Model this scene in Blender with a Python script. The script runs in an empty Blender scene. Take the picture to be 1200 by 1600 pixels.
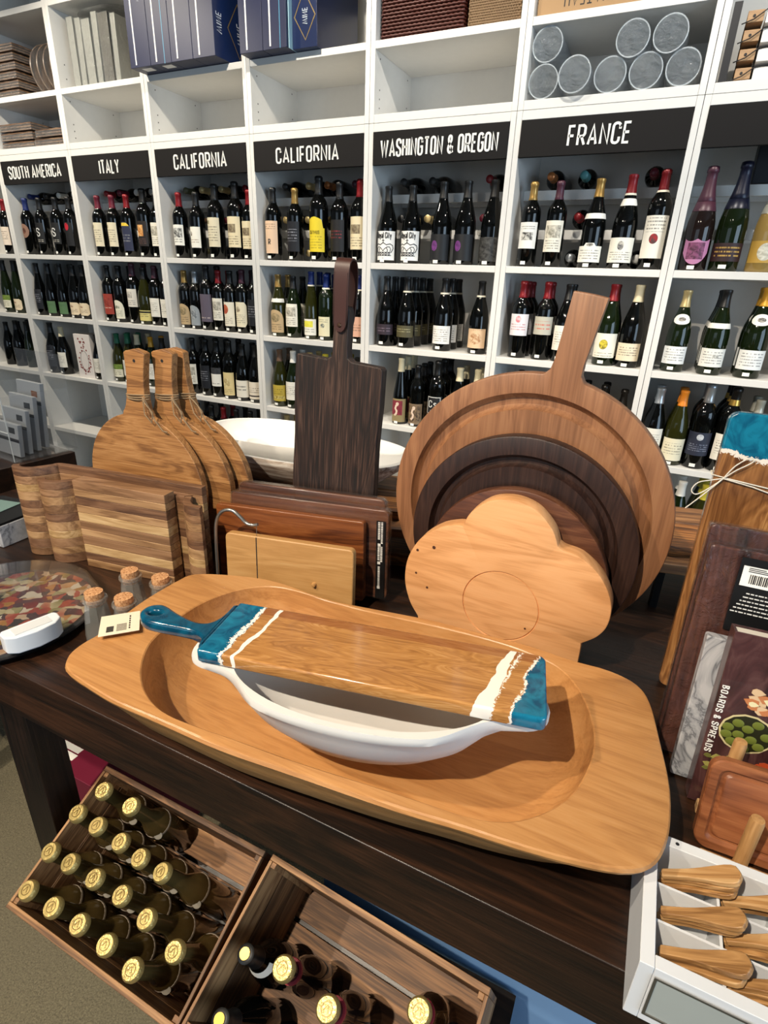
import bpy, bmesh, math, random
from mathutils import Matrix, Vector
PI = math.pi
random.seed(7)
scn = bpy.context.scene
COL = scn.collection

# ------------------------------------------------------------ camera, world, lights, exposure
CAM = Vector((3.0309, -2.3462, 1.55))
yaw, pitch, roll = -0.4383, -0.399, 0.0375
F = Vector((math.sin(yaw)*math.cos(pitch), math.cos(yaw)*math.cos(pitch), math.sin(pitch)))
r0 = Vector((math.cos(yaw), -math.sin(yaw), 0)); u0 = r0.cross(F)
RV = r0*math.cos(roll) + u0*math.sin(roll); UV = -r0*math.sin(roll) + u0*math.cos(roll)
cd = bpy.data.cameras.new('camera'); cam = bpy.data.objects.new('camera', cd); COL.objects.link(cam)
M = Matrix((RV, UV, -F)).transposed().to_4x4(); M.translation = CAM
cam.matrix_world = M
cd.sensor_fit = 'HORIZONTAL'; cd.sensor_width = 36; cd.lens = 860.7/1200*36
cd.clip_start = .02
scn.camera = cam
w = bpy.data.worlds.new('world'); scn.world = w; w.use_nodes = True
w.node_tree.nodes['Background'].inputs[0].default_value = (.42, .50, .62, 1)
w.node_tree.nodes['Background'].inputs[1].default_value = .13
def spot(name, loc, tgt, watt, deg, size, col, blend=.4):
    l = bpy.data.lights.new(name, 'SPOT'); l.energy = watt; l.spot_size = math.radians(deg); l.spot_blend = blend
    l.shadow_soft_size = size; l.color = col
    o = bpy.data.objects.new(name, l); COL.objects.link(o); o.location = loc
    o.rotation_euler = (Vector(tgt)-Vector(loc)).to_track_quat('-Z', 'Y').to_euler()
    return o
WARM = (1, .86, .68); WH = (1, .93, .82)
spot('track_spot_key', (2.42, -3.30, 3.0), (2.75, -1.65, 1.0), 210, 62, .022, WARM)
spot('track_spot_rear', (1.35, -3.05, 3.0), (2.0, -1.3, 1.0), 120, 60, .03, WARM)
for i, x in enumerate((-.9, .35, 1.55, 2.7, 3.9)):
    spot('wall_wash_spot', (x, -.9, 3.0), (x, .12, 1.35), (70, 70, 62, 50, 52)[i], 112, .03, (1, .90, .74) if i < 3 else WH, .6)
def area(name, loc, tgt, sx, sy, watt, col):
    l = bpy.data.lights.new(name, 'AREA'); l.shape = 'RECTANGLE'; l.size = sx; l.size_y = sy; l.energy = watt; l.color = col
    o = bpy.data.objects.new(name, l); COL.objects.link(o); o.location = loc
    o.rotation_euler = (Vector(tgt)-Vector(loc)).to_track_quat('-Z', 'Y').to_euler()
area('shop_window_daylight', (6.6, -3.0, 1.6), (1.5, -.3, 1.2), 2.6, 2.2, 75, (.60, .80, 1))
area('shop_front_daylight', (1.0, -6.5, 1.7), (1.8, 0, 1.2), 3.4, 2.2, 22, (.68, .84, 1))
scn.view_settings.view_transform = 'Standard'; scn.view_settings.look = 'None'
scn.view_settings.gamma = 1; scn.view_settings.use_curve_mapping = False
scn.view_settings.exposure = 0.45

# ------------------------------------------------------------ helpers
def hx(s):
    v = [int(s[i:i+2], 16)/255 for i in (0, 2, 4)]
    return tuple(c/12.92 if c <= .04045 else ((c+.055)/1.055)**2.4 for c in v) + (1,)
class NT:
    def __init__(s, name):
        s.m = bpy.data.materials.new(name); s.m.use_nodes = True; s.t = s.m.node_tree
        s.b = s.t.nodes['Principled BSDF']
    def n(s, ty, **k):
        x = s.t.nodes.new(ty)
        for a, v in k.items(): setattr(x, a, v)
        return x
    def set(s, inp, v):
        if isinstance(v, bpy.types.NodeSocket): s.t.links.new(v, inp)
        else: inp.default_value = v
    def math(s, op, a, b=0, c=0):
        x = s.n('ShaderNodeMath', operation=op); s.set(x.inputs[0], a); s.set(x.inputs[1], b); s.set(x.inputs[2], c); return x.outputs[0]
    def mix(s, f, a, b, mode='MIX'):
        x = s.n('ShaderNodeMix', data_type='RGBA', blend_type=mode); s.set(x.inputs[0], f); s.set(x.inputs[6], a); s.set(x.inputs[7], b); return x.outputs[2]
    def noise(s, vec, scale, detail=3, dist=0, rough=.5):
        x = s.n('ShaderNodeTexNoise'); s.set(x.inputs['Vector'], vec); s.set(x.inputs['Scale'], scale)
        s.set(x.inputs['Detail'], detail); s.set(x.inputs['Distortion'], dist); s.set(x.inputs['Roughness'], rough); return x.outputs[0]
    def mapp(s, vec, sc=(1, 1, 1), loc=(0, 0, 0), rot=(0, 0, 0)):
        x = s.n('ShaderNodeMapping'); s.set(x.inputs[0], vec); s.set(x.inputs[1], loc); s.set(x.inputs[2], rot); s.set(x.inputs[3], sc); return x.outputs[0]
    def ramp(s, f, *st):
        x = s.n('ShaderNodeValToRGB'); s.set(x.inputs[0], f); e = x.color_ramp.elements
        e[0].position, e[0].color = st[0]; e[1].position, e[1].color = st[-1]
        for p, c in st[1:-1]: q = e.new(p); q.color = c
        return x.outputs[0]
    def bump(s, h, strength=.2, dist=.002):
        x = s.n('ShaderNodeBump'); s.set(x.inputs['Height'], h); x.inputs['Strength'].default_value = strength; x.inputs['Distance'].default_value = dist
        s.t.links.new(x.outputs[0], s.b.inputs['Normal'])
    def out(s, col=None, rough=None, **k):
        if col is not None: s.set(s.b.inputs['Base Color'], col)
        if rough is not None: s.set(s.b.inputs['Roughness'], rough)
        for a, v in k.items(): s.set(s.b.inputs[a.replace('_', ' ')], v)
        return s.m
    def obj(s): return s.n('ShaderNodeTexCoord').outputs['Object']
    def uv(s): return s.n('ShaderNodeTexCoord').outputs['UV']
_mc = {}
def sheer(name, spec=.9, rough=.06, body=.04, tint=(.8, .85, .88, 1), bsc=0, bst=.6, base=.03):
    """thin clear plastic or glass: see-through, with real glossy reflections and a little body"""
    if name in _mc: return _mc[name]
    t = NT(name); tr = t.n('ShaderNodeBsdfTransparent'); gl = t.n('ShaderNodeBsdfGlossy'); gl.inputs['Roughness'].default_value = rough
    df = t.n('ShaderNodeBsdfDiffuse'); df.inputs[0].default_value = tint
    fr = t.n('ShaderNodeLayerWeight'); fr.inputs[0].default_value = .5
    if bsc:
        v = t.noise(t.obj(), bsc, 4, 2.5, .6); bp_ = t.n('ShaderNodeBump'); t.set(bp_.inputs['Height'], v); bp_.inputs['Strength'].default_value = bst; bp_.inputs['Distance'].default_value = .012
        for q in (gl, df, fr): t.t.links.new(bp_.outputs[0], q.inputs['Normal'])
    m1 = t.n('ShaderNodeMixShader'); m1.inputs[0].default_value = body; t.t.links.new(tr.outputs[0], m1.inputs[1]); t.t.links.new(df.outputs[0], m1.inputs[2])
    m2 = t.n('ShaderNodeMixShader'); t.set(m2.inputs[0], t.math('ADD', t.math('MULTIPLY', t.math('POWER', fr.outputs['Facing'], 4), spec), base)); t.t.links.new(m1.outputs[0], m2.inputs[1]); t.t.links.new(gl.outputs[0], m2.inputs[2])
    t.t.links.new(m2.outputs[0], t.n('ShaderNodeOutputMaterial').inputs[0]); t.t.nodes.remove(t.t.nodes['Material Output'])
    _mc[name] = t.m; return t.m
def plain(name, c, rough=.5, metal=0, **k):
    if name in _mc: return _mc[name]
    t = NT(name); c = hx(c) if isinstance(c, str) else c
    v = t.noise(t.obj(), 35, 3)
    m = t.out(t.mix(t.math('MULTIPLY', v, .16), c, (c[0]*.6, c[1]*.6, c[2]*.6, 1)), rough, Metallic=metal, **k)
    _mc[name] = m; return m
def wood(name, dark, mid, light, axis='x', rough=.42, scale=1, fig=6, fiber=.35, bump=.12, rnd=False, knots=False, soft=0):
    if name in _mc: return _mc[name]
    t = NT(name); o = t.obj()
    if rnd:
        oi = t.n('ShaderNodeObjectInfo'); cx = t.n('ShaderNodeCombineXYZ'); s3 = t.math('MULTIPLY', oi.outputs['Random'], 9)
        t.set(cx.inputs[0], s3); t.set(cx.inputs[1], s3); t.set(cx.inputs[2], s3)
        va = t.n('ShaderNodeVectorMath', operation='ADD'); t.set(va.inputs[0], o); t.set(va.inputs[1], cx.outputs[0]); o = va.outputs[0]
    k = {'x': (1, 9, 9), 'z': (9, 9, 1), 'y': (9, 1, 9)}[axis]
    kf = {'x': (5, 150, 150), 'z': (150, 150, 5), 'y': (150, 5, 150)}[axis]
    big = t.noise(t.mapp(o, tuple(q*scale for q in k)), 1.6, 4, 1.2, .55)
    rings = t.math('FRACT', t.math('MULTIPLY', big, fig))
    rings = t.math('ABSOLUTE', t.math('SUBTRACT', t.math('MULTIPLY', rings, 2), 1))
    fib = t.noise(t.mapp(o, kf), 2.2, 2)
    f = t.math('ADD', t.math('MULTIPLY', big, .55), t.math('MULTIPLY', rings, .28))
    f = t.math('ADD', f, t.math('MULTIPLY', t.math('SUBTRACT', fib, .5), fiber))
    if rnd: f = t.math('ADD', f, t.math('MULTIPLY', t.math('SUBTRACT', oi.outputs['Random'], .5), .45 if rnd is True else rnd))
    c = t.ramp(f, (.22, hx(dark)), (.45, hx(mid)), (.72, hx(light)))
    if soft: c = t.mix(soft, c, hx(mid))
    if knots:
        vo = t.n('ShaderNodeTexVoronoi'); t.set(vo.inputs['Vector'], t.mapp(o, (8, 8, 13))); t.set(vo.inputs['Scale'], 1.0)
        kk = t.math('LESS_THAN', vo.outputs[0], .13)
        c = t.mix(t.math('MULTIPLY', kk, .75), c, hx(dark))
    t.bump(t.math('ADD', fib, t.math('MULTIPLY', rings, .3)), bump, .001)
    _mc[name] = t.out(c, rough); return _mc[name]

def mesh(name, vs, fs, smooth=True, ang=40, uvs=None):
    me = bpy.data.meshes.new(name); me.from_pydata([tuple(v) for v in vs], [], fs)
    if uvs:
        ul = me.uv_layers.new(name='uv')
        for l in me.loops: ul.data[l.index].uv = uvs[l.vertex_index]
    bm = bmesh.new(); bm.from_mesh(me); bmesh.ops.recalc_face_normals(bm, faces=bm.faces) if not uvs else None
    bm.to_mesh(me); bm.free()
    if smooth:
        me.shade_smooth(); me.set_sharp_from_angle(angle=math.radians(ang))
    return me
def ob(name, me, mat, parent=None, label=None, M=None):
    o = bpy.data.objects.new(name, me); COL.objects.link(o)
    if mat is not None and not me.materials: me.materials.append(mat)
    elif mat is not None and me.materials[0] != mat:
        o.material_slots[0].link = 'OBJECT'; o.material_slots[0].material = mat
    if parent: o.parent = parent
    if M is not None: o.matrix_local = M
    if label: o['label'] = label
    return o
def thing(name, label, cat, M=None, group=None):
    o = bpy.data.objects.new(name, None); COL.objects.link(o); o.empty_display_size = .05
    if M is not None: o.matrix_local = M
    return tag(o, label, cat, group)
def tag(o, label, cat, group=None):
    o['label'] = label; o['category'] = cat
    if group: o['group'] = group
    return o
def T(x, y, z, rz=0, rx=0, ry=0):
    return Matrix.Translation((x, y, z)) @ Matrix.Rotation(rz, 4, 'Z') @ Matrix.Rotation(rx, 4, 'X') @ Matrix.Rotation(ry, 4, 'Y')
class G:
    """geometry collector"""
    def __init__(s): s.v = []; s.f = []
    def box(s, a, b, M=None):
        x0, y0, z0 = a; x1, y1, z1 = b; n = len(s.v)
        P = [(x0, y0, z0), (x1, y0, z0), (x1, y1, z0), (x0, y1, z0), (x0, y0, z1), (x1, y0, z1), (x1, y1, z1), (x0, y1, z1)]
        s.v += [tuple(M @ Vector(p)) if M else p for p in P]
        s.f += [tuple(n+i for i in q) for q in ((0, 3, 2, 1), (4, 5, 6, 7), (0, 1, 5, 4), (1, 2, 6, 5), (2, 3, 7, 6), (3, 0, 4, 7))]
        return s
    def rings(s, loops, cap0=True, cap1=True):
        n0 = len(s.v); N = len(loops[0])
        for l in loops: s.v += [tuple(p) for p in l]
        for i in range(len(loops)-1):
            for j in range(N):
                a = n0+i*N+j; b = n0+i*N+(j+1) % N; s.f.append((a, b, b+N, a+N))
        if cap0: s.f.append(tuple(n0+j for j in range(N))[::-1])
        if cap1: s.f.append(tuple(n0+(len(loops)-1)*N+j for j in range(N)))
        return s
    def tube(s, path, r, n=8, closed=False):
        P = [Vector(p) for p in path]; loops = []; prev = None
        for i, p in enumerate(P):
            d = (P[min(i+1, len(P)-1)]-P[max(i-1, 0)]).normalized()
            if prev is None: prev = d.orthogonal().normalized()
            a = (prev - d*prev.dot(d)).normalized(); b = d.cross(a); prev = a
            rr = r[i] if isinstance(r, (list, tuple)) else r
            loops.append([p+(a*math.cos(t)+b*math.sin(t))*rr for t in [2*PI*k/n for k in range(n)]])
        return s.rings(loops)
    def lathe(s, prof, n=20, M=None, cap=True):
        loops = []
        for r, z in prof:
            l = [Vector((max(r, 1e-5)*math.cos(2*PI*k/n), max(r, 1e-5)*math.sin(2*PI*k/n), z)) for k in range(n)]
            loops.append([M @ p for p in l] if M else l)
        return s.rings(loops, cap, cap)
    def ribbon(s, pts, w, y0, y1, tf=None):
        """flat stroke in XZ between y0 (front) and y1"""
        P = [Vector((p[0], p[1])) for p in pts]; n = len(P); closed = (P[0]-P[-1]).length < 1e-6
        if closed: P = P[:-1]; n -= 1
        L = []; R = []
        for i in range(n):
            a = P[(i-1) % n] if (closed or i > 0) else None; b = P[(i+1) % n] if (closed or i < n-1) else None
            d1 = (P[i]-a).normalized() if a is not None else None; d2 = (b-P[i]).normalized() if b is not None else None
            if d1 is None: d1 = d2
            if d2 is None: d2 = d1
            n1 = Vector((-d1.y, d1.x)); n2 = Vector((-d2.y, d2.x)); m = (n1+n2)
            m = m.normalized() if m.length > 1e-4 else n1
            k = w/2/max(.82, m.dot(n1)); L.append(P[i]+m*k); R.append(P[i]-m*k)
        b = len(s.v)
        for i in range(n):
            for (q, y) in ((L[i], y0), (R[i], y0), (L[i], y1), (R[i], y1)):
                v = (q.x, y, q.y); s.v.append(tf(v) if tf else v)
        rg = range(n if closed else n-1)
        for i in rg:
            a = b+4*i; c = b+4*((i+1) % n)
            s.f += [(a, a+1, c+1, c), (a, c, c+2, a+2), (a+1, a+3, c+3, c+1)]
        return s
    def mesh(s, name='m', ang=40): return mesh(name, s.v, s.f, ang=ang)
def bevel(o, w, seg=2, ang=40):
    m = o.modifiers.new('bevel', 'BEVEL'); m.width = w; m.segments = seg; m.limit_method = 'ANGLE'; m.angle_limit = math.radians(ang); m.harden_normals = True
    return o
def boxo(name, a, b, mat, parent=None, bv=0, label=None, M=None):
    o = ob(name, G().box(a, b).mesh(name), mat, parent, label, M)
    if bv: bevel(o, bv)
    return o
def prism(name, outl, th, mat, parent=None, bv=.002, y0=0, label=None, M=None, seg=2):
    n = len(outl); vs = [(x, y0, z) for x, z in outl]+[(x, y0+th, z) for x, z in outl]
    fs = [tuple(range(n)), tuple(range(2*n-1, n-1, -1))]+[(i, i+n, (i+1) % n+n, (i+1) % n) for i in range(n)]
    o = ob(name, mesh(name, vs, fs), mat, parent, label, M)
    if bv: bevel(o, bv, seg)
    return o
def rrect(x0, z0, x1, z1, r, n=5):
    if not isinstance(r, (list, tuple)): r = (r,)*4
    o = []
    for cx, cz, a, q in ((x1-r[0], z0+r[0], -90, r[0]), (x1-r[1], z1-r[1], 0, r[1]), (x0+r[2], z1-r[2], 90, r[2]), (x0+r[3], z0+r[3], 180, r[3])):
        for k in range(n+1):
            t = math.radians(a+90*k/n); o.append((cx+q*math.cos(t), cz+q*math.sin(t)))
    return o
def arc(cx, cz, r, a0, a1, n=10, rz=None):
    rz = r if rz is None else rz
    return [(cx+r*math.cos(math.radians(a0+(a1-a0)*k/n)), cz+rz*math.sin(math.radians(a0+(a1-a0)*k/n))) for k in range(n+1)]

# stroke lettering (condensed caps, height 1)
def _glyphs():
    w = .40; g = {}
    RO = lambda x0, z0, x1, z1, r=.17: (lambda q: q+[q[0]])(rrect(x0, z0, x1, z1, r, 4))
    g['O'] = (w, [RO(0, 0, w, 1)]); g['0'] = g['O']
    g['I'] = (0, [[(0, 0), (0, 1)]])
    g['L'] = (.32, [[(0, 1), (0, 0), (.32, 0)]])
    g['T'] = (.42, [[(0, 1), (.42, 1)], [(.21, 1), (.21, 0)]])
    g['H'] = (w, [[(0, 0), (0, 1)], [(w, 0), (w, 1)], [(0, .52), (w, .52)]])
    g['E'] = (.34, [[(.34, 1), (0, 1), (0, 0), (.34, 0)], [(0, .52), (.3, .52)]])
    g['F'] = (.34, [[(.34, 1), (0, 1), (0, 0)], [(0, .5), (.3, .5)]])
    g['N'] = (.44, [[(0, 0), (0, 1), (.44, 0), (.44, 1)]])
    g['M'] = (.56, [[(0, 0), (0, 1), (.28, .3), (.56, 1), (.56, 0)]])
    g['A'] = (.48, [[(0, 0), (.24, 1), (.48, 0)], [(.08, .28), (.40, .28)]])
    g['V'] = (.48, [[(0, 1), (.24, 0), (.48, 1)]])
    g['W'] = (.70, [[(0, 1), (.17, 0), (.35, .9), (.53, 0), (.70, 1)]])
    g['Y'] = (.46, [[(0, 1), (.23, .45), (.46, 1)], [(.23, .45), (.23, 0)]])
    g['U'] = (w, [[(0, 1), (0, .18)]+arc(.17, .17, .17, 180, 270, 4)+arc(w-.17, .17, .17, 270, 360, 4)+[(w, 1)]])
    g['C'] = (w, [[(w, .70), (w, .84)]+arc(w-.17, .83, .17, 0, 90, 4)+arc(.17, .83, .17, 90, 180, 4)+arc(.17, .17, .17, 180, 270, 4)+arc(w-.17, .17, .17, 270, 360, 4)+[(w, .30)]])
    g['G'] = (w, [[(w, .72), (w, .84)]+arc(w-.17, .83, .17, 0, 90, 4)+arc(.17, .83, .17, 90, 180, 4)+arc(.17, .17, .17, 180, 270, 4)+arc(w-.17, .17, .17, 270, 360, 4)+[(w, .48), (.22, .48)]])
    g['S'] = (w, [[(w, .74), (w, .83)]+arc(w-.17, .83, .17, 0, 90, 4)+arc(.17, .83, .17, 90, 180, 4)+[(0, .70), (.05, .60), (.35, .42), (w, .30), (w, .18)]+arc(w-.17, .17, .17, 0, -90, 4)+arc(.17, .17, .17, 270, 180, 4)+[(0, .27)]])
    P = [(0, 0), (0, 1), (w-.17, 1)]+arc(w-.17, .83, .17, 90, 0, 4)+[(w, .62)]+arc(w-.17, .62, .17, 0, -90, 4)+[(0, .45)]
    g['P'] = (w, [P]); g['R'] = (w, [P, [(.2, .45), (w+.02, 0)]])
    g['B'] = (w, [[(0, .52), (0, 1), (w-.17, 1)]+arc(w-.17, .85, .15, 90, -90, 6)+[(0, .54)], [(0, .54), (0, 0), (w-.17, 0)]+arc(w-.2, .27, .22, -90, 90, 6)+[(0, .54)]])
    g['D'] = (w, [[(0, 0), (0, 1), (w-.17, 1)]+arc(w-.17, .83, .17, 90, 0, 4)+arc(w-.17, .17, .17, 0, -90, 4)+[(0, 0)]])
    g['&'] = (.46, [[(.46, 0), (.06, .70), (.05, .84)]+arc(.20, .87, .13, 180, 0, 6)+[(.33, .76), (.28, .66), (.06, .40), (.02, .26), (.04, .12), (.12, .02), (.22, 0), (.34, .08), (.43, .40)]])
    g['y'] = (.34, [[(0, .68), (.17, .05)], [(.34, .68), (.12, -.22), (0, -.22)]])
    g['a'] = (.32, [[(0, .6), (.1, .68), (.32, .62), (.32, 0)], [(.32, .36), (.05, .36), (0, .1), (.1, 0), (.32, .1)]])
    g['l'] = (.02, [[(0, 0), (0, 1.05)]])
    g['i'] = (.02, [[(0, 0), (0, .68)], [(0, .85), (0, .98)]])
    g['t'] = (.26, [[(.1, 1), (.1, .1), (.26, 0)], [(0, .68), (.26, .68)]])
    g['o'] = (.34, [RO(0, 0, .34, .68, .12)])
    g['s'] = (.32, [[(.32, .6), (.2, .68), (.05, .66), (0, .5), (.30, .25), (.3, .08), (.2, 0), (0, .06)]])
    g['K'] = (.4, [[(0, 0), (0, 1)], [(.4, 1), (0, .42)], [(.12, .55), (.42, 0)]])
    g['Q'] = g['O']
    return g
GL = _glyphs()
def text(g, s, x, z, h, sw=.15, xs=1, gap=.2, y0=-.001, y1=0, center=True, tf=None):
    W = sum((GL[c][0]+gap+.06 if c != ' ' else .34) for c in s)*h*xs
    cx = x-W/2+.5*(gap+.06)*h*xs if center else x
    for c in s:
        if c == ' ': cx += .34*h*xs; continue
        gw, st = GL[c]
        for p in st: g.ribbon([(cx+q[0]*h*xs, z+q[1]*h) for q in p], sw*h, y0, y1, tf)
        cx += (gw+gap+.06)*h*xs
    return g
BOTTLES = [
 (-1,1,-0.721,0.058,'bord',1,'black','red','cream',0),
 (0,1,-0.515,0.058,'bord',1,'black','blue','brownround',0),
 (0,1,-0.389,0.058,'bord',1,'black','black','swirl',0),
 (0,1,-0.25,0.058,'bord',1,'black','black','swirl',0),
 (0,1,-0.138,0.058,'bord',1,'black','black','reddot',0),
 (1,1,0.1,0.058,'bord',1,'black','maroon','creamtall',0),
 (1,1,0.211,0.058,'bord',1,'black','maroon','creamtall',0),
 (1,1,0.32,0.058,'bord',1,'black','red','yellowtop',0),
 (1,1,0.442,0.058,'bord',1.08,'black','black','orangesmall',0),
 (1,1,0.533,0.058,'bord',1,'black','black','whitepic',0),
 (2,1,0.691,0.058,'bord',1,'black','red','photo',0),
 (2,1,0.804,0.058,'bord',1,'black','black','whitemark',0),
 (2,1,0.926,0.058,'bord',1.1,'black','black','creamtall',0),
 (2,1,1.052,0.058,'bord',1.12,'black','black','creampic',0),
 (2,1,1.134,0.058,'bord',1,'black','red','creampic',0),
 (3,1,1.273,0.058,'bord',1.02,'black','black','letterr',0),
 (3,1,1.396,0.058,'bord',1,'black','gold','darktext',0),
 (3,1,1.525,0.058,'bord',1.14,'black','black','yellow',0),
 (3,1,1.633,0.058,'bord',1.06,'black','black','darkred',0),
 (3,1,1.736,0.058,'bord',1.08,'black','red','creampic',0),
 (4,1,1.873,0.058,'burg',1,'black','black','crown',0),
 (4,1,1.985,0.058,'burg',1,'black','black','crown',0),
 (4,1,2.121,0.058,'burg',1.03,'black','black','purpledot',0),
 (4,1,2.223,0.058,'burg',1.03,'black','black','purpledot',0),
 (4,1,2.332,0.058,'burg',1.03,'black','black','darktexture',0),
 (5,1,2.484,0.058,'bord',0.97,'black','gold','castle',0),
 (5,1,2.581,0.058,'bord',0.97,'black','plum','whitepic',0),
 (5,1,2.722,0.058,'burg',1,'black','gold','whiteseal',0),
 (5,1,2.829,0.058,'burg',1.03,'black','redwhite','whiteband',0),
 (5,1,2.933,0.058,'bord',1.05,'black','redwhite','emblem',0),
 (6,1,3.074,0.058,'champ',1,'brown','plum','roseshield',0),
 (6,1,3.17,0.058,'champ',1.03,'green','navy','darkred2',0),
 (6,1,3.278,0.058,'champ',0.95,'amber','clearcap','goldseal',0),
 (-1,2,-0.859,0.058,'ries',0.95,'green','black','greenwhite',1),
 (-1,2,-0.749,0.058,'ries',0.95,'green','black','creamround',1),
 (0,2,-0.531,0.058,'ries',0.92,'black','black','darktext',2),
 (0,2,-0.426,0.058,'ries',0.92,'black','black','greenlab',2),
 (0,2,-0.318,0.058,'ries',0.92,'black','black','greenlab',2),
 (0,2,-0.204,0.058,'burg',1,'black','black','creamround',2),
 (0,2,-0.119,0.058,'burg',1,'black','black','creamround',2),
 (1,2,0.09,0.058,'bord',1,'black','black','redlab',1),
 (1,2,0.178,0.058,'bord',1,'black','black','whitearch',1),
 (1,2,0.291,0.058,'bord',1.05,'black','plum','whitehigh',1),
 (1,2,0.374,0.058,'burg',1,'olive','black','yellowlow',1),
 (1,2,0.46,0.058,'bord',1.02,'black','plum','white',1),
 (1,2,0.538,0.058,'bord',1,'black','black','white',0),
 (2,2,0.674,0.058,'bord',0.96,'black','gold','tanarch',1),
 (2,2,0.749,0.058,'bord',0.96,'black','silver','silverarch',1),
 (2,2,0.828,0.058,'bord',1.05,'black','black','greylab',1),
 (2,2,0.907,0.058,'bord',0.98,'black','red','whitepic',1),
 (2,2,0.983,0.058,'bord',0.98,'black','black','redcircle',1),
 (2,2,1.061,0.058,'bord',1,'black','plum','creamoct',1),
 (2,2,1.138,0.058,'bord',1,'black','black','darktext',0),
 (3,2,1.284,0.058,'burg',0.97,'olive','gold','tanarch',1),
 (3,2,1.372,0.058,'burg',0.95,'green','black','whitepic',1),
 (3,2,1.476,0.058,'ries',0.93,'olive','bluecap','yellowwhite',2),
 (3,2,1.559,0.058,'bord',0.98,'green','bluecap','creamlow',2),
 (3,2,1.645,0.058,'bord',0.98,'black','black','creamlow',2),
 (3,2,1.739,0.058,'bord',0.98,'black','bluecap','peach',1),
 (4,2,1.878,0.058,'burg',1,'black','black','plumlab',2),
 (4,2,1.979,0.058,'burg',1.0,'black','blackring','olivelab',3),
 (4,2,2.155,0.058,'burg',1,'black','blackring','whitelow',2),
 (4,2,2.317,0.058,'burg',0.98,'black','blackring','peachpic',0),
 (5,2,2.491,0.058,'bord',0.98,'black','red','pinktext',2),
 (5,2,2.588,0.058,'bord',0.98,'black','red','silverred',1),
 (5,2,2.671,0.058,'burg',0.98,'black','black','white',1),
 (5,2,2.835,0.058,'burg',1,'green','red','yellowemblem',1),
 (5,2,2.922,0.058,'burg',1,'black','cream','creamtext',1),
 (6,2,3.083,0.058,'burg',0.96,'green','goldpale','whiteneck',0),
 (6,2,3.207,0.058,'burg',0.98,'green','black','whitebandneck',2),
 (6,2,3.328,0.058,'burg',1.02,'green','goldorange','whiteneck',1),
 (-1,3,-1.033,0.1,'burg',0.95,'black','black','none',1),
 (-1,3,-0.925,0.1,'burg',1,'black','black','none',1),
 (-1,3,-0.813,0.1,'ries',0.9,'green','black','none',1),
 (0,3,-0.508,0.058,'burg',1.05,'black','black','darktext',0),
 (0,3,-0.408,0.058,'burg',0.98,'black','cream','white',0),
 (0,3,-0.086,0.058,'burg',0.9,'black','black','white',0),
 (1,3,0.063,0.08,'burg',0.95,'olive','greencap','greenwhite',1),
 (1,3,0.151,0.08,'burg',0.97,'olive','greencap','white',1),
 (1,3,0.233,0.08,'burg',0.97,'green','cream','white',1),
 (1,3,0.343,0.08,'burg',0.95,'green','goldorange','white',1),
 (1,3,0.432,0.08,'burg',0.95,'black','black','white',1),
 (2,3,0.686,0.058,'bord',1,'black','black','whitepic',1),
 (2,3,0.781,0.058,'bord',1,'black','black','darktext',1),
 (2,3,0.859,0.058,'bord',1,'black','black','whiteblack',1),
 (2,3,0.944,0.058,'bord',1.02,'black','black','tanoval',1),
 (2,3,1.034,0.058,'burg',1,'black','black','whitetext',1),
 (2,3,1.12,0.058,'burg',1,'black','black','whitestripe',1),
 (3,3,1.277,0.058,'burg',0.97,'olive','brown','yellowlab',1),
 (3,3,1.36,0.058,'burg',0.97,'green','white','white',1),
 (3,3,1.461,0.058,'burg',0.97,'green','goldpale','yellowlab',1),
 (3,3,1.552,0.058,'burg',0.97,'green','yellow','yellowlab',1),
 (3,3,1.649,0.058,'burg',0.97,'green','yellow','white',1),
 (3,3,1.736,0.058,'burg',0.97,'green','black','white',0),
 (4,3,1.967,0.058,'ries',0.93,'black','cream','ladya',2),
 (4,3,2.052,0.058,'bord',0.93,'black','black','ladyb',2),
 (4,3,2.149,0.058,'bord',1.02,'black','black','element',2),
 (4,3,2.254,0.058,'burg',0.97,'black','cream','none',1),
 (4,3,2.336,0.058,'burg',0.97,'black','cream','none',1),
 (5,3,2.5,0.1,'bord',0.95,'black','black','none',1),
 (5,3,2.607,0.1,'bord',0.95,'black','bluecap','none',1),
 (5,3,2.701,0.1,'bord',0.95,'black','bluecap','none',1),
 (5,3,2.786,0.1,'champ',0.85,'black','blackgold','none',1),
 (5,3,2.863,0.1,'champ',0.85,'black','blackgold','none',1),
 (5,3,2.94,0.1,'champ',0.82,'black','blackgold','none',0),
 (6,3,3.07,0.058,'burg',0.97,'black','silver','white',1),
 (6,3,3.152,0.058,'burg',0.97,'olive','orange','creamlabel',1),
 (6,3,3.236,0.058,'bord',1.06,'black','silver','navylab',1),
 (6,3,3.32,0.058,'bord',1.05,'black','blackgold','white',2),
 (6,3,3.401,0.058,'burg',0.95,'olive','clearcap','none',1),
 (6,3,3.482,0.058,'burg',0.95,'olive','clearcap','none',0),
 (1,4,0.063,0.2,'bord',1.05,'black','silver','darktext',0),
 (2,4,0.679,0.058,'bord',1,'black','black','none',1),
 (2,4,0.785,0.058,'bord',1,'black','black','none',1),
 (2,4,0.874,0.058,'bord',1,'black','red','none',1),
 (2,4,0.965,0.058,'bord',1,'black','black','none',1),
 (2,4,1.063,0.058,'bord',1,'black','black','none',1),
 (3,4,1.265,0.12,'burg',1,'green','goldpale','white',1),
 (3,4,1.35,0.12,'burg',1,'green','bluecap','white',1),
 (4,4,1.986,0.2,'bord',1,'black','black','none',0),
 (6,4,3.222,0.058,'burg',1,'green','white','white',1),
 (6,4,3.307,0.058,'burg',1,'olive','yellow','white',2),
 (6,4,3.392,0.058,'burg',1,'olive','white','white',1),
]
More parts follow.
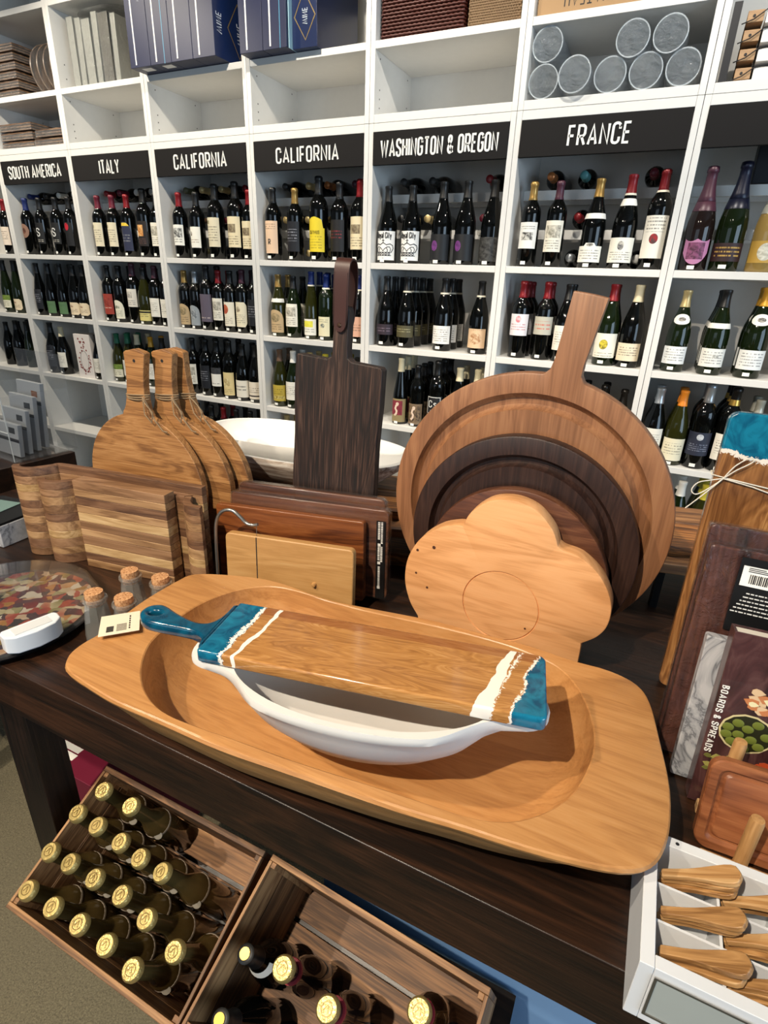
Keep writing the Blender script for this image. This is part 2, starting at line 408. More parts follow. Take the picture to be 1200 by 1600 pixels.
LYING = [
 (0,-0.538,1.933,'blue'),
 (0,-0.393,1.933,'black'),
 (0,-0.277,1.933,'white'),
 (0,-0.149,1.933,'white'),
 (1,0.116,1.933,'red'),
 (1,0.218,1.933,'maroon'),
 (1,0.346,1.933,'white'),
 (1,0.454,1.933,'white'),
 (2,0.803,1.656,'olivec'),
 (2,0.796,1.795,'brown'),
 (2,0.933,1.795,'maroon'),
 (2,0.695,1.933,'olivec'),
 (2,0.801,1.933,'goldpale'),
 (2,0.925,1.933,'goldpale'),
 (2,1.073,1.933,'red'),
 (3,1.432,1.656,'goldpale'),
 (3,1.558,1.656,'goldpale'),
 (3,1.305,1.795,'goldpale'),
 (3,1.431,1.795,'goldpale'),
 (3,1.556,1.795,'goldpale'),
 (3,1.674,1.795,'plum'),
 (3,1.308,1.933,'black'),
 (3,1.438,1.933,'goldpale'),
 (3,1.537,1.933,'copper'),
 (3,1.68,1.933,'plum'),
 (4,1.908,1.795,'black'),
 (4,2.032,1.795,'goldpale'),
 (4,2.276,1.795,'maroon'),
 (4,1.914,1.933,'black'),
 (4,2.045,1.933,'black'),
 (4,2.289,1.933,'red'),
 (5,2.641,1.656,'silver'),
 (5,2.883,1.656,'white'),
 (5,2.651,1.795,'red'),
 (5,2.53,1.933,'copper'),
 (5,2.651,1.933,'teal'),
 (5,2.889,1.933,'maroon'),
]

# ------------------------------------------------------------ materials
m_white = plain('white_laminate', (.74, .73, .70, 1), .42)
m_wall = plain('painted_wall', (.42, .44, .46, 1), .8)
m_sign = plain('sign_board', (.009, .008, .008, 1), .7, Specular_IOR_Level=.2)
m_letter = plain('sign_lettering', (.85, .84, .80, 1), .6)
m_hole = plain('peg_hole', (.03, .03, .03, 1), .8)
m_glass = {
 'black': plain('dark_bottle_glass', (.002, .0022, .002, 1), .05, Specular_IOR_Level=.42),
 'green': plain('green_bottle_glass', (.006, .011, .003, 1), .05, Specular_IOR_Level=.45),
 'olive': plain('olive_bottle_glass', (.020, .021, .004, 1), .05, Specular_IOR_Level=.45),
 'brown': plain('brown_bottle_glass', (.012, .007, .006, 1), .05, Specular_IOR_Level=.45),
 'amber': plain('golden_clear_bottle_glass', (.30, .20, .06, 1), .06, Specular_IOR_Level=.5)}
CAPC = {'black': ('151515', .4, 0), 'red': ('861a20', .35, .2), 'redwhite': ('74161c', .35, .2), 'blue': ('1f2d66', .4, 0), 'maroon': ('6d2030', .4, .1), 'gold': ('b08c4e', .3, .6),
 'goldpale': ('c9b27c', .35, .4), 'silver': ('a9adb0', .3, .6), 'plum': ('4a2735', .4, .1), 'navy': ('0a0f26', .35, .2), 'clearcap': ('a8a89c', .25, .2), 'bluecap': ('12296a', .4, .1),
 'blackring': ('141414', .4, 0), 'cream': ('d9cfae', .5, 0), 'greencap': ('1f6a4a', .4, .1), 'white': ('e6e4dc', .5, 0), 'yellow': ('c9b93a', .45, 0), 'goldorange': ('d9a030', .35, .2),
 'orange': ('e08420', .45, 0), 'blackgold': ('161310', .35, .2), 'brown': ('5b4330', .5, 0), 'olivec': ('4c4a30', .45, 0), 'copper': ('b5713f', .3, .5), 'teal': ('4f8a8c', .4, 0)}
CAPW = {'redwhite': 'red', 'goldpale': 'pale gold', 'plum': 'plum', 'clearcap': 'clear', 'bluecap': 'blue', 'blackring': 'black', 'greencap': 'green', 'goldorange': 'orange gold', 'blackgold': 'black and gold', 'olivec': 'olive'}
def capmat(c):
    h, r, m = CAPC[c]; return plain('foil_'+c, h, r, m)
m_band = plain('capsule_band', 'd8d2c0', .5); m_goldband = plain('gold_foil_band', 'c8a24e', .3, .7)
m_price = plain('price_sticker', 'f2f1ea', .6)

def label_mat(key, paper, ink='2a2622', pic=None, lines=(.1, .4, 5)):
    if key in _mc: return _mc[key]
    t = NT('label_'+key); uv = t.uv(); sp = t.n('ShaderNodeSeparateXYZ'); t.set(sp.inputs[0], uv); u, v = sp.outputs[0], sp.outputs[1]
    gt = lambda a, b: t.math('GREATER_THAN', a, b)
    band = lambda q, a, b: t.math('MULTIPLY', gt(q, a), t.math('LESS_THAN', q, b))
    c = hx(paper)
    if lines:
        l0, l1, n = lines; vn = t.math('MULTIPLY', v, n/(l1-l0)); row = t.math('FLOOR', vn); fr = t.math('FRACT', vn)
        cx = t.n('ShaderNodeCombineXYZ'); t.set(cx.inputs[0], t.math('MULTIPLY', u, 26)); t.set(cx.inputs[1], t.math('MULTIPLY', row, 3.7))
        ns = t.noise(cx.outputs[0], 1.0, 1)
        k = t.math('MULTIPLY', t.math('MULTIPLY', gt(ns, .46), band(fr, .25, .65)), t.math('MULTIPLY', band(v, l0, l1), band(u, .14, .86)))
        c = t.mix(t.math('MULTIPLY', k, .7), c, hx(ink))
    if pic:
        u0, u1, v0, v1, a, b, rnd = pic
        ns = t.noise(uv, 6, 5, .8, .62); pc = t.ramp(ns, (.38, hx(a)), (.62, hx(b)))
        if rnd:
            du = t.math('DIVIDE', t.math('SUBTRACT', u, (u0+u1)/2), (u1-u0)/2); dv = t.math('DIVIDE', t.math('SUBTRACT', v, (v0+v1)/2), (v1-v0)/2)
            k = t.math('LESS_THAN', t.math('ADD', t.math('MULTIPLY', du, du), t.math('MULTIPLY', dv, dv)), 1)
        else: k = t.math('MULTIPLY', band(u, u0, u1), band(v, v0, v1))
        c = t.mix(k, c, pc)
    _mc[key] = t.out(c, .55); return _mc[key]
# kind: phrase, shape, z0, z1, half angle, material args
LAB = {
 'cream': ('cream label', 'rect', .05, .15, 62, ('e6d6c4', '3a2c28', None, (.3, .8, 5))),
 'brownround': ('round brown label', 'oval', .09, .165, 50, ('8c6a58', 'e0cfc0', (.3, .7, .3, .7, '3a2018', '7a4a38', 1), None)),
 'swirl': ('black S swirl label', 'rect', .06, .17, 55, ('141414', 'c9c4b8', None, (.05, .2, 2))),
 'reddot': ('black label with red dot', 'rect', .05, .17, 55, ('121214', '8a8a8a', (.35, .72, .66, .98, '8f1020', 'c01c30', 1), None)),
 'creamtall': ('tall cream label', 'rect', .05, .168, 60, ('dcd2b6', '5a5040', (.1, .38, .78, .9, '7a7458', 'a29a78', 0), (.15, .7, 6))),
 'yellowtop': ('navy label with yellow band on top', 'arch', .03, .17, 62, ('262b45', '8f9090', (.0, 1, .86, .97, 'd8b52a', 'e8cc50', 0), (.3, .6, 3))),
 'orangesmall': ('dark label with small amber picture', 'rect', .05, .16, 55, ('1a1210', '70504a', (.18, .72, .4, .85, 'b06a28', 'e8b878', 0), (.05, .3, 3))),
 'whitepic': ('white label with grey picture', 'rect', .055, .165, 60, ('e8e3d4', '4a463e', (.12, .88, .45, .85, '8a8678', 'd8d2c2', 0), (.08, .4, 4))),
 'photo': ('white label with black photo', 'rect', .06, .155, 60, ('ecebe2', '333333', (.1, .9, .38, .84, '1c1c1c', 'd8d8d2', 0), (.08, .32, 2))),
 'whitemark': ('plain white label with small mark', 'rect', .05, .145, 58, ('efece0', '8a6a4a', (.2, .42, .55, .8, '4a3a2a', 'efece0', 1), (.2, .42, 2))),
 'creampic': ('cream label with small picture', 'rect', .048, .168, 62, ('e2d4b0', '5a4a36', (.14, .74, .48, .76, '6a5a46', 'a89a7a', 0), (.08, .4, 4))),
 'letterr': ('peach label with letter R', 'rect', .03, .165, 62, ('e6c4a4', '7a5a40', None, (.75, .95, 3))),
 'darktext': ('faint silver written black label', 'rect', .04, .165, 60, ('10121a', '9a9ca6', None, (.35, .75, 4))),
 'yellow': ('ornate yellow label', 'scroll', .035, .16, 66, ('e3cb2c', '9a8420', None, (.1, .5, 5))),
 'darkred': ('black label with thin red writing', 'rect', .04, .16, 60, ('0e0c0e', '8a2a30', None, (.4, .7, 3))),
 'crown': ('white label with black crown drawing', 'rect', .012, .125, 75, ('efeeea', '222222', None, None)),
 'purpledot': ('black label with purple disc', 'rect', .015, .11, 70, ('101216', '9a9aa4', (.22, .5, .36, .76, '5a2a66', '7a3a86', 1), None)),
 'darktexture': ('dark grey streaky label', 'rect', .015, .10, 75, ('2c2c2c', '8a8a86', (0, 1, 0, 1, '191919', '4a4a48', 0), None)),
 'castle': ('white label with castle drawing', 'rect', .066, .16, 62, ('e9e8e2', '55524e', (.22, .8, .32, .62, '3a3836', 'd8d6ce', 0), (.74, .9, 2))),
 'whiteseal': ('white label with round seal', 'seal', .02, .085, 72, ('e9e8df', '55524e', (.38, .62, .82, .99, '33302e', 'c8c4b8', 1), (.15, .7, 4))),
 'whiteband': ('broad white label and white neck band', 'rect', .02, .10, 72, ('ece9dc', '44403a', (.4, .6, .5, .86, '3a3c48', 'c8c4b8', 1), (.08, .45, 4))),
 'emblem': ('tall white label with red emblem', 'rect', .035, .165, 66, ('eae6da', '55504a', (.34, .66, .34, .58, 'a81c20', '3a3838', 1), (.62, .95, 4))),
 'roseshield': ('rose coloured shield label', 'shield', .02, .10, 55, ('b87aa0', '3a1c2a', (.18, .82, .2, .86, '4a2038', '8a4a70', 0), None)),
 'darkred2': ('dark red label with gold script', 'rect', .03, .085, 72, ('2a1214', 'c9a24e', None, (.2, .85, 3))),
 'goldseal': ('gold label with round seal', 'rect', .03, .10, 70, ('b8923e', 'e8dcb0', (.3, .75, .1, .9, 'dcd8c8', 'b0ac98', 1), None)),
 'greenwhite': ('green and white label', 'rect', .03, .11, 66, ('e4dfc8', '5a5a3a', (0, 1, .6, 1, '5f7a2c', '7f9440', 0), (.1, .5, 3))),
 'creamround': ('rounded cream label', 'oct', .02, .09, 66, ('e6d4b4', '6a4a3a', (.36, .64, .6, .8, '8a4a30', 'e6d4b4', 1), (.2, .5, 3))),
 'greenlab': ('plain green label', 'rect', .02, .095, 70, ('587a52', '3c5a3a', None, (.6, .8, 2))),
 'redlab': ('rust red label', 'rect', .04, .15, 66, ('9c3a2c', 'd8b0a0', (.2, .8, .4, .8, '7a241c', 'a84838', 0), (.25, .38, 1))),
 'whitearch': ('white arched label', 'arch', .02, .12, 62, ('e6e2cc', '55604a', (.3, .7, .55, .7, '55604a', 'e6e2cc', 0), (.12, .45, 4))),
 'whitehigh': ('white label set high', 'rect', .085, .175, 62, ('e2dcd0', '6a6560', (.3, .7, .5, .85, '9a948c', 'd8d2c6', 0), (.1, .4, 3))),
 'yellowlow': ('pale yellow low label', 'rect', .02, .075, 72, ('ddcf84', '3a3420', (0, 1, .74, .92, '1c1a12', '2c2a1a', 0), (.3, .65, 2))),
 'white': ('plain white label', 'rect', .045, .14, 60, ('e9e5d9', '6a645a', None, (.25, .75, 5))),
 'tanarch': ('tan arched label', 'arch', .02, .13, 66, ('c0a57c', '5a4a34', (.2, .8, .45, .85, '77694a', 'b8a078', 1), (.1, .4, 3))),
 'silverarch': ('silver arched label', 'arch', .02, .125, 62, ('9aa0a4', '3a4248', (.2, .8, .3, .8, '5f676e', 'b0b4b6', 1), None)),
 'greylab': ('dull purple grey label', 'rect', .04, .17, 68, ('5f5664', 'c8b8b0', None, (.12, .22, 1))),
 'redcircle': ('cream label with red circle', 'rect', .03, .15, 62, ('ece4d0', '6a5a4a', (.02, .6, .5, .9, 'a8442c', 'c8704c', 1), (.1, .4, 4))),
 'creamoct': ('cream label with clipped corners', 'oct', .03, .15, 64, ('e9dfc2', '6a604a', (.25, .6, .6, .82, '7a6a50', 'd8ccb0', 1), (.12, .5, 5))),
 'yellowwhite': ('yellow and white label', 'rect', .02, .10, 68, ('e9e6da', '8a8a80', (.06, .8, .5, .88, 'd9d23a', 'e8e25a', 0), (.1, .4, 2))),
 'creamlow': ('small cream label', 'rect', .02, .11, 56, ('e4dcb8', '6a6a58', (.35, .65, .42, .66, '4a5a60', 'e4dcb8', 1), (.7, .9, 2))),
 'peach': ('peach label', 'rect', .03, .12, 58, ('dcab92', '7a5a4a', None, (.3, .7, 3))),
 'plumlab': ('dark plum label', 'rect', .05, .095, 75, ('2e222c', '7a6a78', None, (.3, .8, 2))),
 'olivelab': ('olive green label', 'rect', .045, .095, 75, ('4f4a30', 'a8a27a', None, (.35, .75, 2))),
 'whitelow': ('broad white label', 'rect', .03, .105, 72, ('e7e6e2', '6a665e', None, (.12, .85, 6))),
 'peachpic': ('peach label with portrait sketch', 'rect', .025, .105, 66, ('dcbc98', '8a6244', (.2, .8, .2, .8, 'a87850', 'e0c4a0', 1), (.86, .96, 1))),
 'pinktext': ('white label with pink crest', 'rect', .09, .175, 72, ('e4dfe2', 'b05060', (.38, .62, .6, .92, 'c85868', 'e4c8cc', 1), (.2, .55, 3))),
 'silverred': ('silver label with red lettering', 'rect', .10, .17, 72, ('b8b6a8', 'c8402c', None, (.3, .75, 2))),
 'yellowemblem': ('white label with yellow crest', 'rect', .03, .12, 70, ('ebe8d8', '222222', (.3, .62, .35, .75, 'dcc83a', '6a6420', 1), (.06, .2, 1))),
 'creamtext': ('cream label with dark title', 'rect', .025, .09, 72, ('e2d6bc', '4a3c30', None, (.3, .85, 4))),
 'whiteneck': ('white label and round neck seal', 'rect', .03, .095, 70, ('e4e6e4', '66686a', None, (.15, .9, 5))),
 'whitebandneck': ('white label and white shoulder band', 'rect', .03, .095, 70, ('e4e4de', '66686a', (.5, .72, .5, .7, '8a8a84', 'd8d8d2', 1), (.12, .85, 5))),
 'whiteblack': ('white label with black top band', 'rect', .06, .16, 62, ('e8e6de', '2a2a2a', (0, 1, .66, 1, '24262a', '3a3c40', 0), (.1, .2, 1))),
 'tanoval': ('tan label with oval picture', 'rect', .02, .14, 66, ('d9c690', '6a5a3c', (.22, .78, .38, .75, 'a8905c', 'e4d8a8', 1), (.1, .32, 3))),
 'whitetext': ('broad white label with bold title', 'rect', .02, .11, 72, ('e2ddcf', '2e2a26', None, (.35, .72, 2))),
 'whitestripe': ('white label with dark stripe', 'rect', .02, .11, 72, ('e0d6c4', '5a4a44', (0, 1, .14, .22, '2a2020', '3a3030', 0), (.35, .7, 3))),
 'yellowlab': ('mustard yellow label', 'rect', .03, .115, 72, ('b9a23c', '6a5a20', (.05, .95, .12, .34, '8a7420', 'd8c87a', 0), (.4, .8, 3))),
 'ladya': ('pale figure on red label', 'rect', .012, .13, 72, ('8a7a55', 'c0b080', (.1, .8, .3, .92, '6a1e2c', '8a2c3a', 0), None)),
 'ladyb': ('pale figure on brown label', 'rect', .012, .115, 72, ('7a6650', 'c0b080', (.1, .9, .1, .9, '3a2c22', '8a7458', 0), None)),
 'element': ('black square label with white frame', 'rect', .07, .15, 64, ('15161a', 'b8b8b8', None, None)),
 'creamlabel': ('plain cream label', 'rect', .02, .11, 66, ('e6dfc4', '77735f', None, (.3, .8, 4))),
 'navylab': ('navy label with silver disc', 'rect', .05, .135, 72, ('23283a', '8a90a4', (.38, .62, .66, .93, '9aa0aa', 'c8ccd0', 1), (.15, .5, 4))),
 'none': ('no visible label', None, 0, 0, 0, None)}

PROF = {
 'bord': (.0375, [(.0001, .002), (.034, 0), (.0375, .004), (.0375, .19), (.0368, .20), (.033, .213), (.025, .226), (.018, .236), (.0148, .248), (.0138, .285), (.0153, .287), (.0153, .298), (.013, .30), (.0001, .30)]),
 'burg': (.041, [(.0001, .002), (.037, 0), (.041, .005), (.041, .135), (.0398, .15), (.036, .172), (.0295, .195), (.0225, .218), (.017, .24), (.0145, .262), (.0142, .283), (.0155, .285), (.0155, .294), (.0001, .296)]),
 'ries': (.038, [(.0001, .002), (.034, 0), (.038, .005), (.038, .13), (.0365, .15), (.032, .18), (.0265, .21), (.021, .24), (.0165, .27), (.0145, .295), (.0142, .315), (.0155, .317), (.0155, .326), (.0001, .328)]),
 'champ': (.0445, [(.0001, .002), (.040, 0), (.0445, .006), (.0445, .13), (.0425, .155), (.0375, .18), (.031, .205), (.0245, .23), (.019, .255), (.016, .28), (.0155, .30), (.018, .302), (.018, .308), (.0165, .318), (.0001, .32)])}
def prof_r(ty, z):
    P = PROF[ty][1]
    for (a, b), (c, d) in zip(P[1:], P[2:]):
        if b <= z <= d and d > b: return a+(c-a)*(z-b)/(d-b)
    return P[3][0]
_me = {}
def body_mesh(ty):
    if ty not in _me: _me[ty] = G().lathe(PROF[ty][1], 20).mesh('bottle_body', 60)
    return _me[ty]
CAPZ = {'bord': .238, 'burg': .236, 'ries': .262, 'champ': .215}
def cap_mesh(ty):
    k = 'cap'+ty
    if k not in _me:
        z0 = CAPZ[ty]; P = [(r+.0007, z) for r, z in PROF[ty][1] if z > z0+.002 and r > .001]
        _me[k] = G().lathe([(prof_r(ty, z0)+.0003, z0), (prof_r(ty, z0)+.0007, z0+.0005)]+P+[(.012, P[-1][1]+.0022), (.0001, P[-1][1]+.0024)], 18).mesh('capsule', 60)
    return _me[k]
def band_mesh(ty, z0, z1, e=.0012):
    k = 'band%s%.4f%.4f' % (ty, z0, z1)
    if k not in _me: _me[k] = G().lathe([(prof_r(ty, z0), z0), (prof_r(ty, z0)+e, z0+.0003), (prof_r(ty, z1)+e, z1-.0003), (prof_r(ty, z1), z1)], 18).mesh('neck_band', 60)
    return _me[k]
def patch_mesh(ty, shape, z0, z1, ha, a0=0):
    k = ('p', ty, shape, z0, z1, ha, a0)
    if k in _me: return _me[k]
    nx, nz = 14, 4; vs = []; uvs = []; fs = []
    for i in range(nx+1):
        u = i/nx; s = 2*u-1; zb, zt = z0, z1; H = z1-z0
        if shape == 'arch': zt = z1-H*.32*(1-math.sqrt(max(0, 1-s*s)))*1.3
        elif shape == 'oval': q = math.sqrt(max(0.0004, 1-s*s)); zb, zt = z0+H/2*(1-q), z1-H/2*(1-q)
        elif shape == 'oct': c = max(0, abs(s)-.75)/.25; zb, zt = z0+H*.16*c, z1-H*.16*c
        elif shape == 'shield': zb = z0+H*.45*abs(s)**2.2; zt = z1-H*.10*math.sin(abs(s)*PI)
        elif shape == 'scroll': zt = z1-H*.22*(abs(s) > .72)-H*.10*(1-math.cos(s*PI))/2
        elif shape == 'seal': zt = z1-H*.16*(abs(s) > .3)
        for j in range(nz+1):
            z = zb+(zt-zb)*j/nz; a = math.radians(-90+ha*s+a0); r = prof_r(ty, z)+.0006
            vs.append((r*math.cos(a), r*math.sin(a), z)); uvs.append((u, (z-z0)/H))
    for i in range(nx):
        for j in range(nz):
            a = i*(nz+1)+j; fs.append((a, a+nz+1, a+nz+2, a+1))
    _me[k] = mesh('label', vs, fs, uvs=uvs); return _me[k]
def wrap(ty, zc, extra=.0011):
    """turn flat (x, y, z) artwork in metres into artwork wrapped around the front of the bottle"""
    def f(v):
        z = v[2]+zc; r = prof_r(ty, z)+extra-v[1]*.5; a = -PI/2+v[0]/prof_r(ty, z); return (r*math.cos(a), r*math.sin(a), z)
    return f
def dense(path, n=6):
    o = []
    for a, b in zip(path, path[1:]): o += [(a[0]+(b[0]-a[0])*k/n, a[1]+(b[1]-a[1])*k/n) for k in range(n)]
    return o+[path[-1]]
m_ink = plain('printed_black_ink', '1c1a1a', .6); m_whiteink = plain('printed_white_ink', 'd8d8d4', .6)
m_skin = plain('printed_pale_figure', 'e0c8b4', .6); m_sealw = plain('neck_seal_paper', 'e9e7df', .55)
def art(kind, ty):
    k = ('art', kind, ty)
    if k in _me: return _me[k]
    g = G()
    if kind == 'letterr': text(g, 'R', .0, 0, .021, .16, 1.1, tf=wrap(ty, .068)); r = (g, m_ink)
    elif kind == 'swirl': text(g, 'S', .0, 0, .04, .14, 1.3, tf=wrap(ty, .10)); r = (g, m_whiteink)
    elif kind == 'yellow': text(g, 'CAYMUS', 0, 0, .011, .14, .95, tf=wrap(ty, .10)); r = (g, plain('printed_olive_ink', '6a5a18', .6))
    elif kind == 'element':
        tf = wrap(ty, .11); b = [(-.031, -.036), (.031, -.036), (.031, .036), (-.031, .036), (-.031, -.036)]
        g.ribbon(dense(b), .003, -.001, 0, tf); text(g, 'C', -.013, -.008, .028, .14, 1.25, tf=tf); text(g, 's', .009, -.008, .028, .14, 1.2, tf=tf)
        text(g, 'ELEMENTS', 0, -.026, .005, .16, 1.0, tf=tf); r = (g, m_whiteink)
    elif kind == 'crown':
        tf = wrap(ty, 0); text(g, 'Royal City', 0, .098, .021, .15, .72, gap=.16, tf=tf)
        W = .036
        g.ribbon(dense([(-W, .030), (W, .030)]), .0022, -.001, 0, tf); g.ribbon(dense([(-W, .043), (W, .043)]), .0022, -.001, 0, tf)
        for x in (-.026, -.013, 0, .013, .026): g.ribbon(arc(x, .0365, .0042, 0, 360, 10), .0026, -.001, 0, tf)
        for s in (-1, 1):
            g.ribbon([(s*x, z) for x, z in ((.036, .043), (.045, .058), (.042, .070), (.030, .076), (.014, .072), (0, .080))], .0030, -.001, 0, tf)
            g.ribbon([(s*x, z) for x, z in ((.030, .045), (.033, .055), (.028, .064), (.018, .064), (.006, .056), (0, .047))], .0024, -.001, 0, tf)
            g.ribbon([(s*x, z) for x, z in ((.018, .045), (.020, .052), (.014, .060))], .0024, -.001, 0, tf)
        g.ribbon([(0, .078), (0, .095)], .0026, -.001, 0, tf); g.ribbon([(-.006, .089), (.006, .089)], .0026, -.001, 0, tf)
        g.ribbon([(-.004, .020), (.004, .020)], .0012, -.001, 0, tf); r = (g, m_ink)
    elif kind in ('ladya', 'ladyb'):
        tf = wrap(ty, .035 if kind == 'ladyb' else .045)
        g.ribbon([(-.012, .0), (-.002, .01), (0, .024), (-.008, .036), (-.004, .05), (.006, .056)], .010, -.001, 0, tf)
        g.ribbon(arc(.002, .060, .005, 0, 360, 10), .006, -.001, 0, tf); r = (g, m_skin)
    else: r = None
    if r: r = (r[0].mesh('artwork'), r[1])
    _me[k] = r; return r
_proto = {}
def bottle(ty, sc, glass, cap, lab, loc, label, group, lying=False, rz=0):
    M = Matrix.Translation(loc) @ Matrix.Rotation(rz, 4, 'Z') @ Matrix.Scale(sc, 4)
    if lying: M = Matrix.Translation(loc) @ Matrix.Rotation(PI/2, 4, 'X') @ Matrix.Scale(.94, 4) @ Matrix.Translation((0, 0, -.302))
    t = thing('wine_bottle', label, 'bottle', M, group)
    ob('bottle_body', body_mesh(ty), m_glass[glass], t)
    ob('capsule', cap_mesh(ty), capmat(cap), t)
    if lying: return t
    z0 = CAPZ[ty]
    if cap in ('redwhite', 'blackring', 'bluecap'): ob('neck_band', band_mesh(ty, z0-.004, z0+.003), m_band, t)
    if cap == 'blackgold': ob('neck_band', band_mesh(ty, z0+.002, z0+.022), m_goldband, t)
    ph, shape, a, b, ha, ms = LAB[lab]
    if shape:
        lo_ = ob('label', patch_mesh(ty, shape, a, b, ha), label_mat(lab, *ms), t)
        ar = art(lab, ty)
        if ar: ob('label_artwork', ar[0], ar[1], lo_)
    if lab in ('whiteseal', 'whitebandneck', 'tanarch') and ty == 'burg': ob('neck_label', patch_mesh(ty, 'rect', .165, .183, 85), m_sealw, t)
    if lab == 'whiteband': ob('neck_label', patch_mesh(ty, 'oct', .200, .222, 88), m_sealw, t)
    if lab in ('whiteneck',): ob('neck_seal', patch_mesh(ty, 'oval', .175, .212, 62), label_mat('seal', 'e9e7df', '33302e', (.3, .7, .3, .7, '3a3836', 'a8a49a', 1), None), t)
    if ty == 'champ' and cap != 'blackgold': ob('neck_foil', band_mesh(ty, .185, .2145, .0009), capmat(cap), t)
    return t

# ------------------------------------------------------------ room and shelving
SZ = {1: 1.6158, 2: 1.2687, 3: .9142, 4: .5527, 5: .19}
def st(o, label=None):
    o['kind'] = 'structure'
    if label: o['label'] = label
    return o
tc = NT('beige_carpet'); v = tc.noise(tc.obj(), 240, 3, .5, .7); v2 = tc.noise(tc.obj(), 5, 3)
tc.bump(v, .8, .004); m_carpet = tc.out(tc.mix(tc.math('MULTIPLY', v2, .4), tc.ramp(v, (.3, hx('57503f')), (.7, hx('8d8468'))), hx('6f6a58')), .95)
st(boxo('floor', (-5, -7, -.08), (8, .6, 0), m_carpet))
st(boxo('wall_back', (-5, .42, 0), (8, .5, 3.4), m_wall)); st(boxo('ceiling', (-5, -7, 3.4), (8, .6, 3.5), plain('ceiling_paint', (.3, .3, .3, 1), .9)))
st(boxo('baseboard_back', (-5, .40, 0), (-1.21, .42, .1), m_white, None, .002))

BAY = {-1: 'far left', 0: 'SOUTH AMERICA', 1: 'ITALY', 2: 'left CALIFORNIA', 3: 'right CALIFORNIA', 4: 'WASHINGTON & OREGON', 5: 'FRANCE', 6: 'far right'}
BS = {-1: 'far left bay', 0: 'SOUTH AMERICA bay', 1: 'ITALY bay', 2: 'left CALIFORNIA bay', 3: 'right CALIFORNIA bay', 4: 'OREGON bay', 5: 'FRANCE bay', 6: 'far right bay'}
g_side = {}
for b in range(-1, 7):
    X0, X1 = .6*(b-1), .6*b
    t = thing('shelf_unit', 'white open wine shelf unit below the '+BAY[b]+' sign' if b > -1 else 'white open wine shelf unit at the far left edge', 'shelf', T(X0, 0, 0), 'wine shelf units along the wall')
    if b == 6: t['label'] = 'white open wine shelf unit under the blank black sign at far right'
    boxo('side_panel', (.0008, 0, .08), (.0212, .40, 2.1245), m_white, t, .0012)
    boxo('side_panel', (.5788, 0, .08), (.5992, .40, 2.1245), m_white, t, .0012)
    boxo('top_panel', (.0214, .001, 2.0955), (.5786, .40, 2.1245), m_white, t, .0012)
    boxo('plinth', (.0214, .02, 0), (.5786, .04, .08), m_white, t)
    boxo('back_panel', (.0214, .386, .08), (.5786, .398, 2.095), m_white, t)
    for r, z in SZ.items(): boxo('shelf', (.0214, .001, z-.025), (.5786, .385, z), m_white, t, .0015)
    u = thing('shelf_unit', 'white upper cubby unit above the '+BAY[b]+' sign' if b > -1 else 'white upper cubby unit at the far left edge', 'shelf', T(X0, 0, 0), 'upper cubby units along the wall')
    if b == 6: u['label'] = 'white upper cubby unit above the blank black sign at far right'
    boxo('side_panel', (.0008, 0, 2.1255), (.0212, .375, 3.08), m_white, u, .0012)
    boxo('side_panel', (.5788, 0, 2.1255), (.5992, .375, 3.08), m_white, u, .0012)
    boxo('bottom_panel', (.0214, .001, 2.1255), (.5786, .375, 2.1545), m_white, u, .0012)
    boxo('top_panel', (.0214, .001, 3.055), (.5786, .375, 3.08), m_white, u, .0012)
    boxo('back_panel', (.0214, .352, 2.1555), (.5786, .364, 3.054), m_white, u)
    for z in ((2.39, 2.745) if b < 5 else (2.39, 2.80) if b == 5 else (2.80,)): boxo('shelf', (.0214, .001, z-.025), (.5786, .351, z), m_white, u, .0015)
    g = G()
    for z in (2.185, 2.215, 2.245, 2.345, 2.44, 2.50):
        for y in (.045, .31):
            g.box((.0212, y-.0025, z-.0025), (.0216, y+.0025, z+.0025))
    o = ob('peg_holes', g.mesh(), m_hole, u, 'rows of small shelf peg holes'); o['kind'] = 'stuff'
SG = {0: ('SOUTH AMERICA', -.295, .056, .44), 1: ('ITALY', .300, .056, .140), 2: ('CALIFORNIA', .905, .056, .318), 3: ('CALIFORNIA', 1.503, .053, .314), 4: ('WASHINGTON & OREGON', 2.10, .055, .480), 5: ('FRANCE', 2.695, .057, .202)}
for b in range(0, 7):
    X0 = .6*(b-1)
    s = thing('sign', ('long black sign reading '+SG[b][0]+(' on the left' if b == 2 else ' on the right' if b == 3 else '')+' in white capitals') if b < 6 else 'blank black sign board at the far right of the wine shelves', 'sign', T(X0+.3, 0, 2.037), 'black region signs over the wine shelves')
    if b in (2, 3): s['label'] = 'black CALIFORNIA sign %s, white capitals' % ('beside the ITALY sign' if b == 2 else 'beside the WASHINGTON & OREGON sign')
    bevel(ob('sign_board', G().box((-.2775, -.004, -.0575), (.2775, .012, .0575)).mesh(), m_sign, s), .001)
    if b in SG:
        tx, cx, h, xs = SG[b]
        xs = xs/(h*(sum((GL[c][0]+.26 if c != ' ' else .34) for c in tx)-.22))
        for_g = text(G(), tx, cx-(X0+.3), -.029, h, .14, xs, y0=-.0062, y1=-.0038)
        ob('lettering', for_g.mesh(), m_letter, s, 'white condensed capitals '+tx)

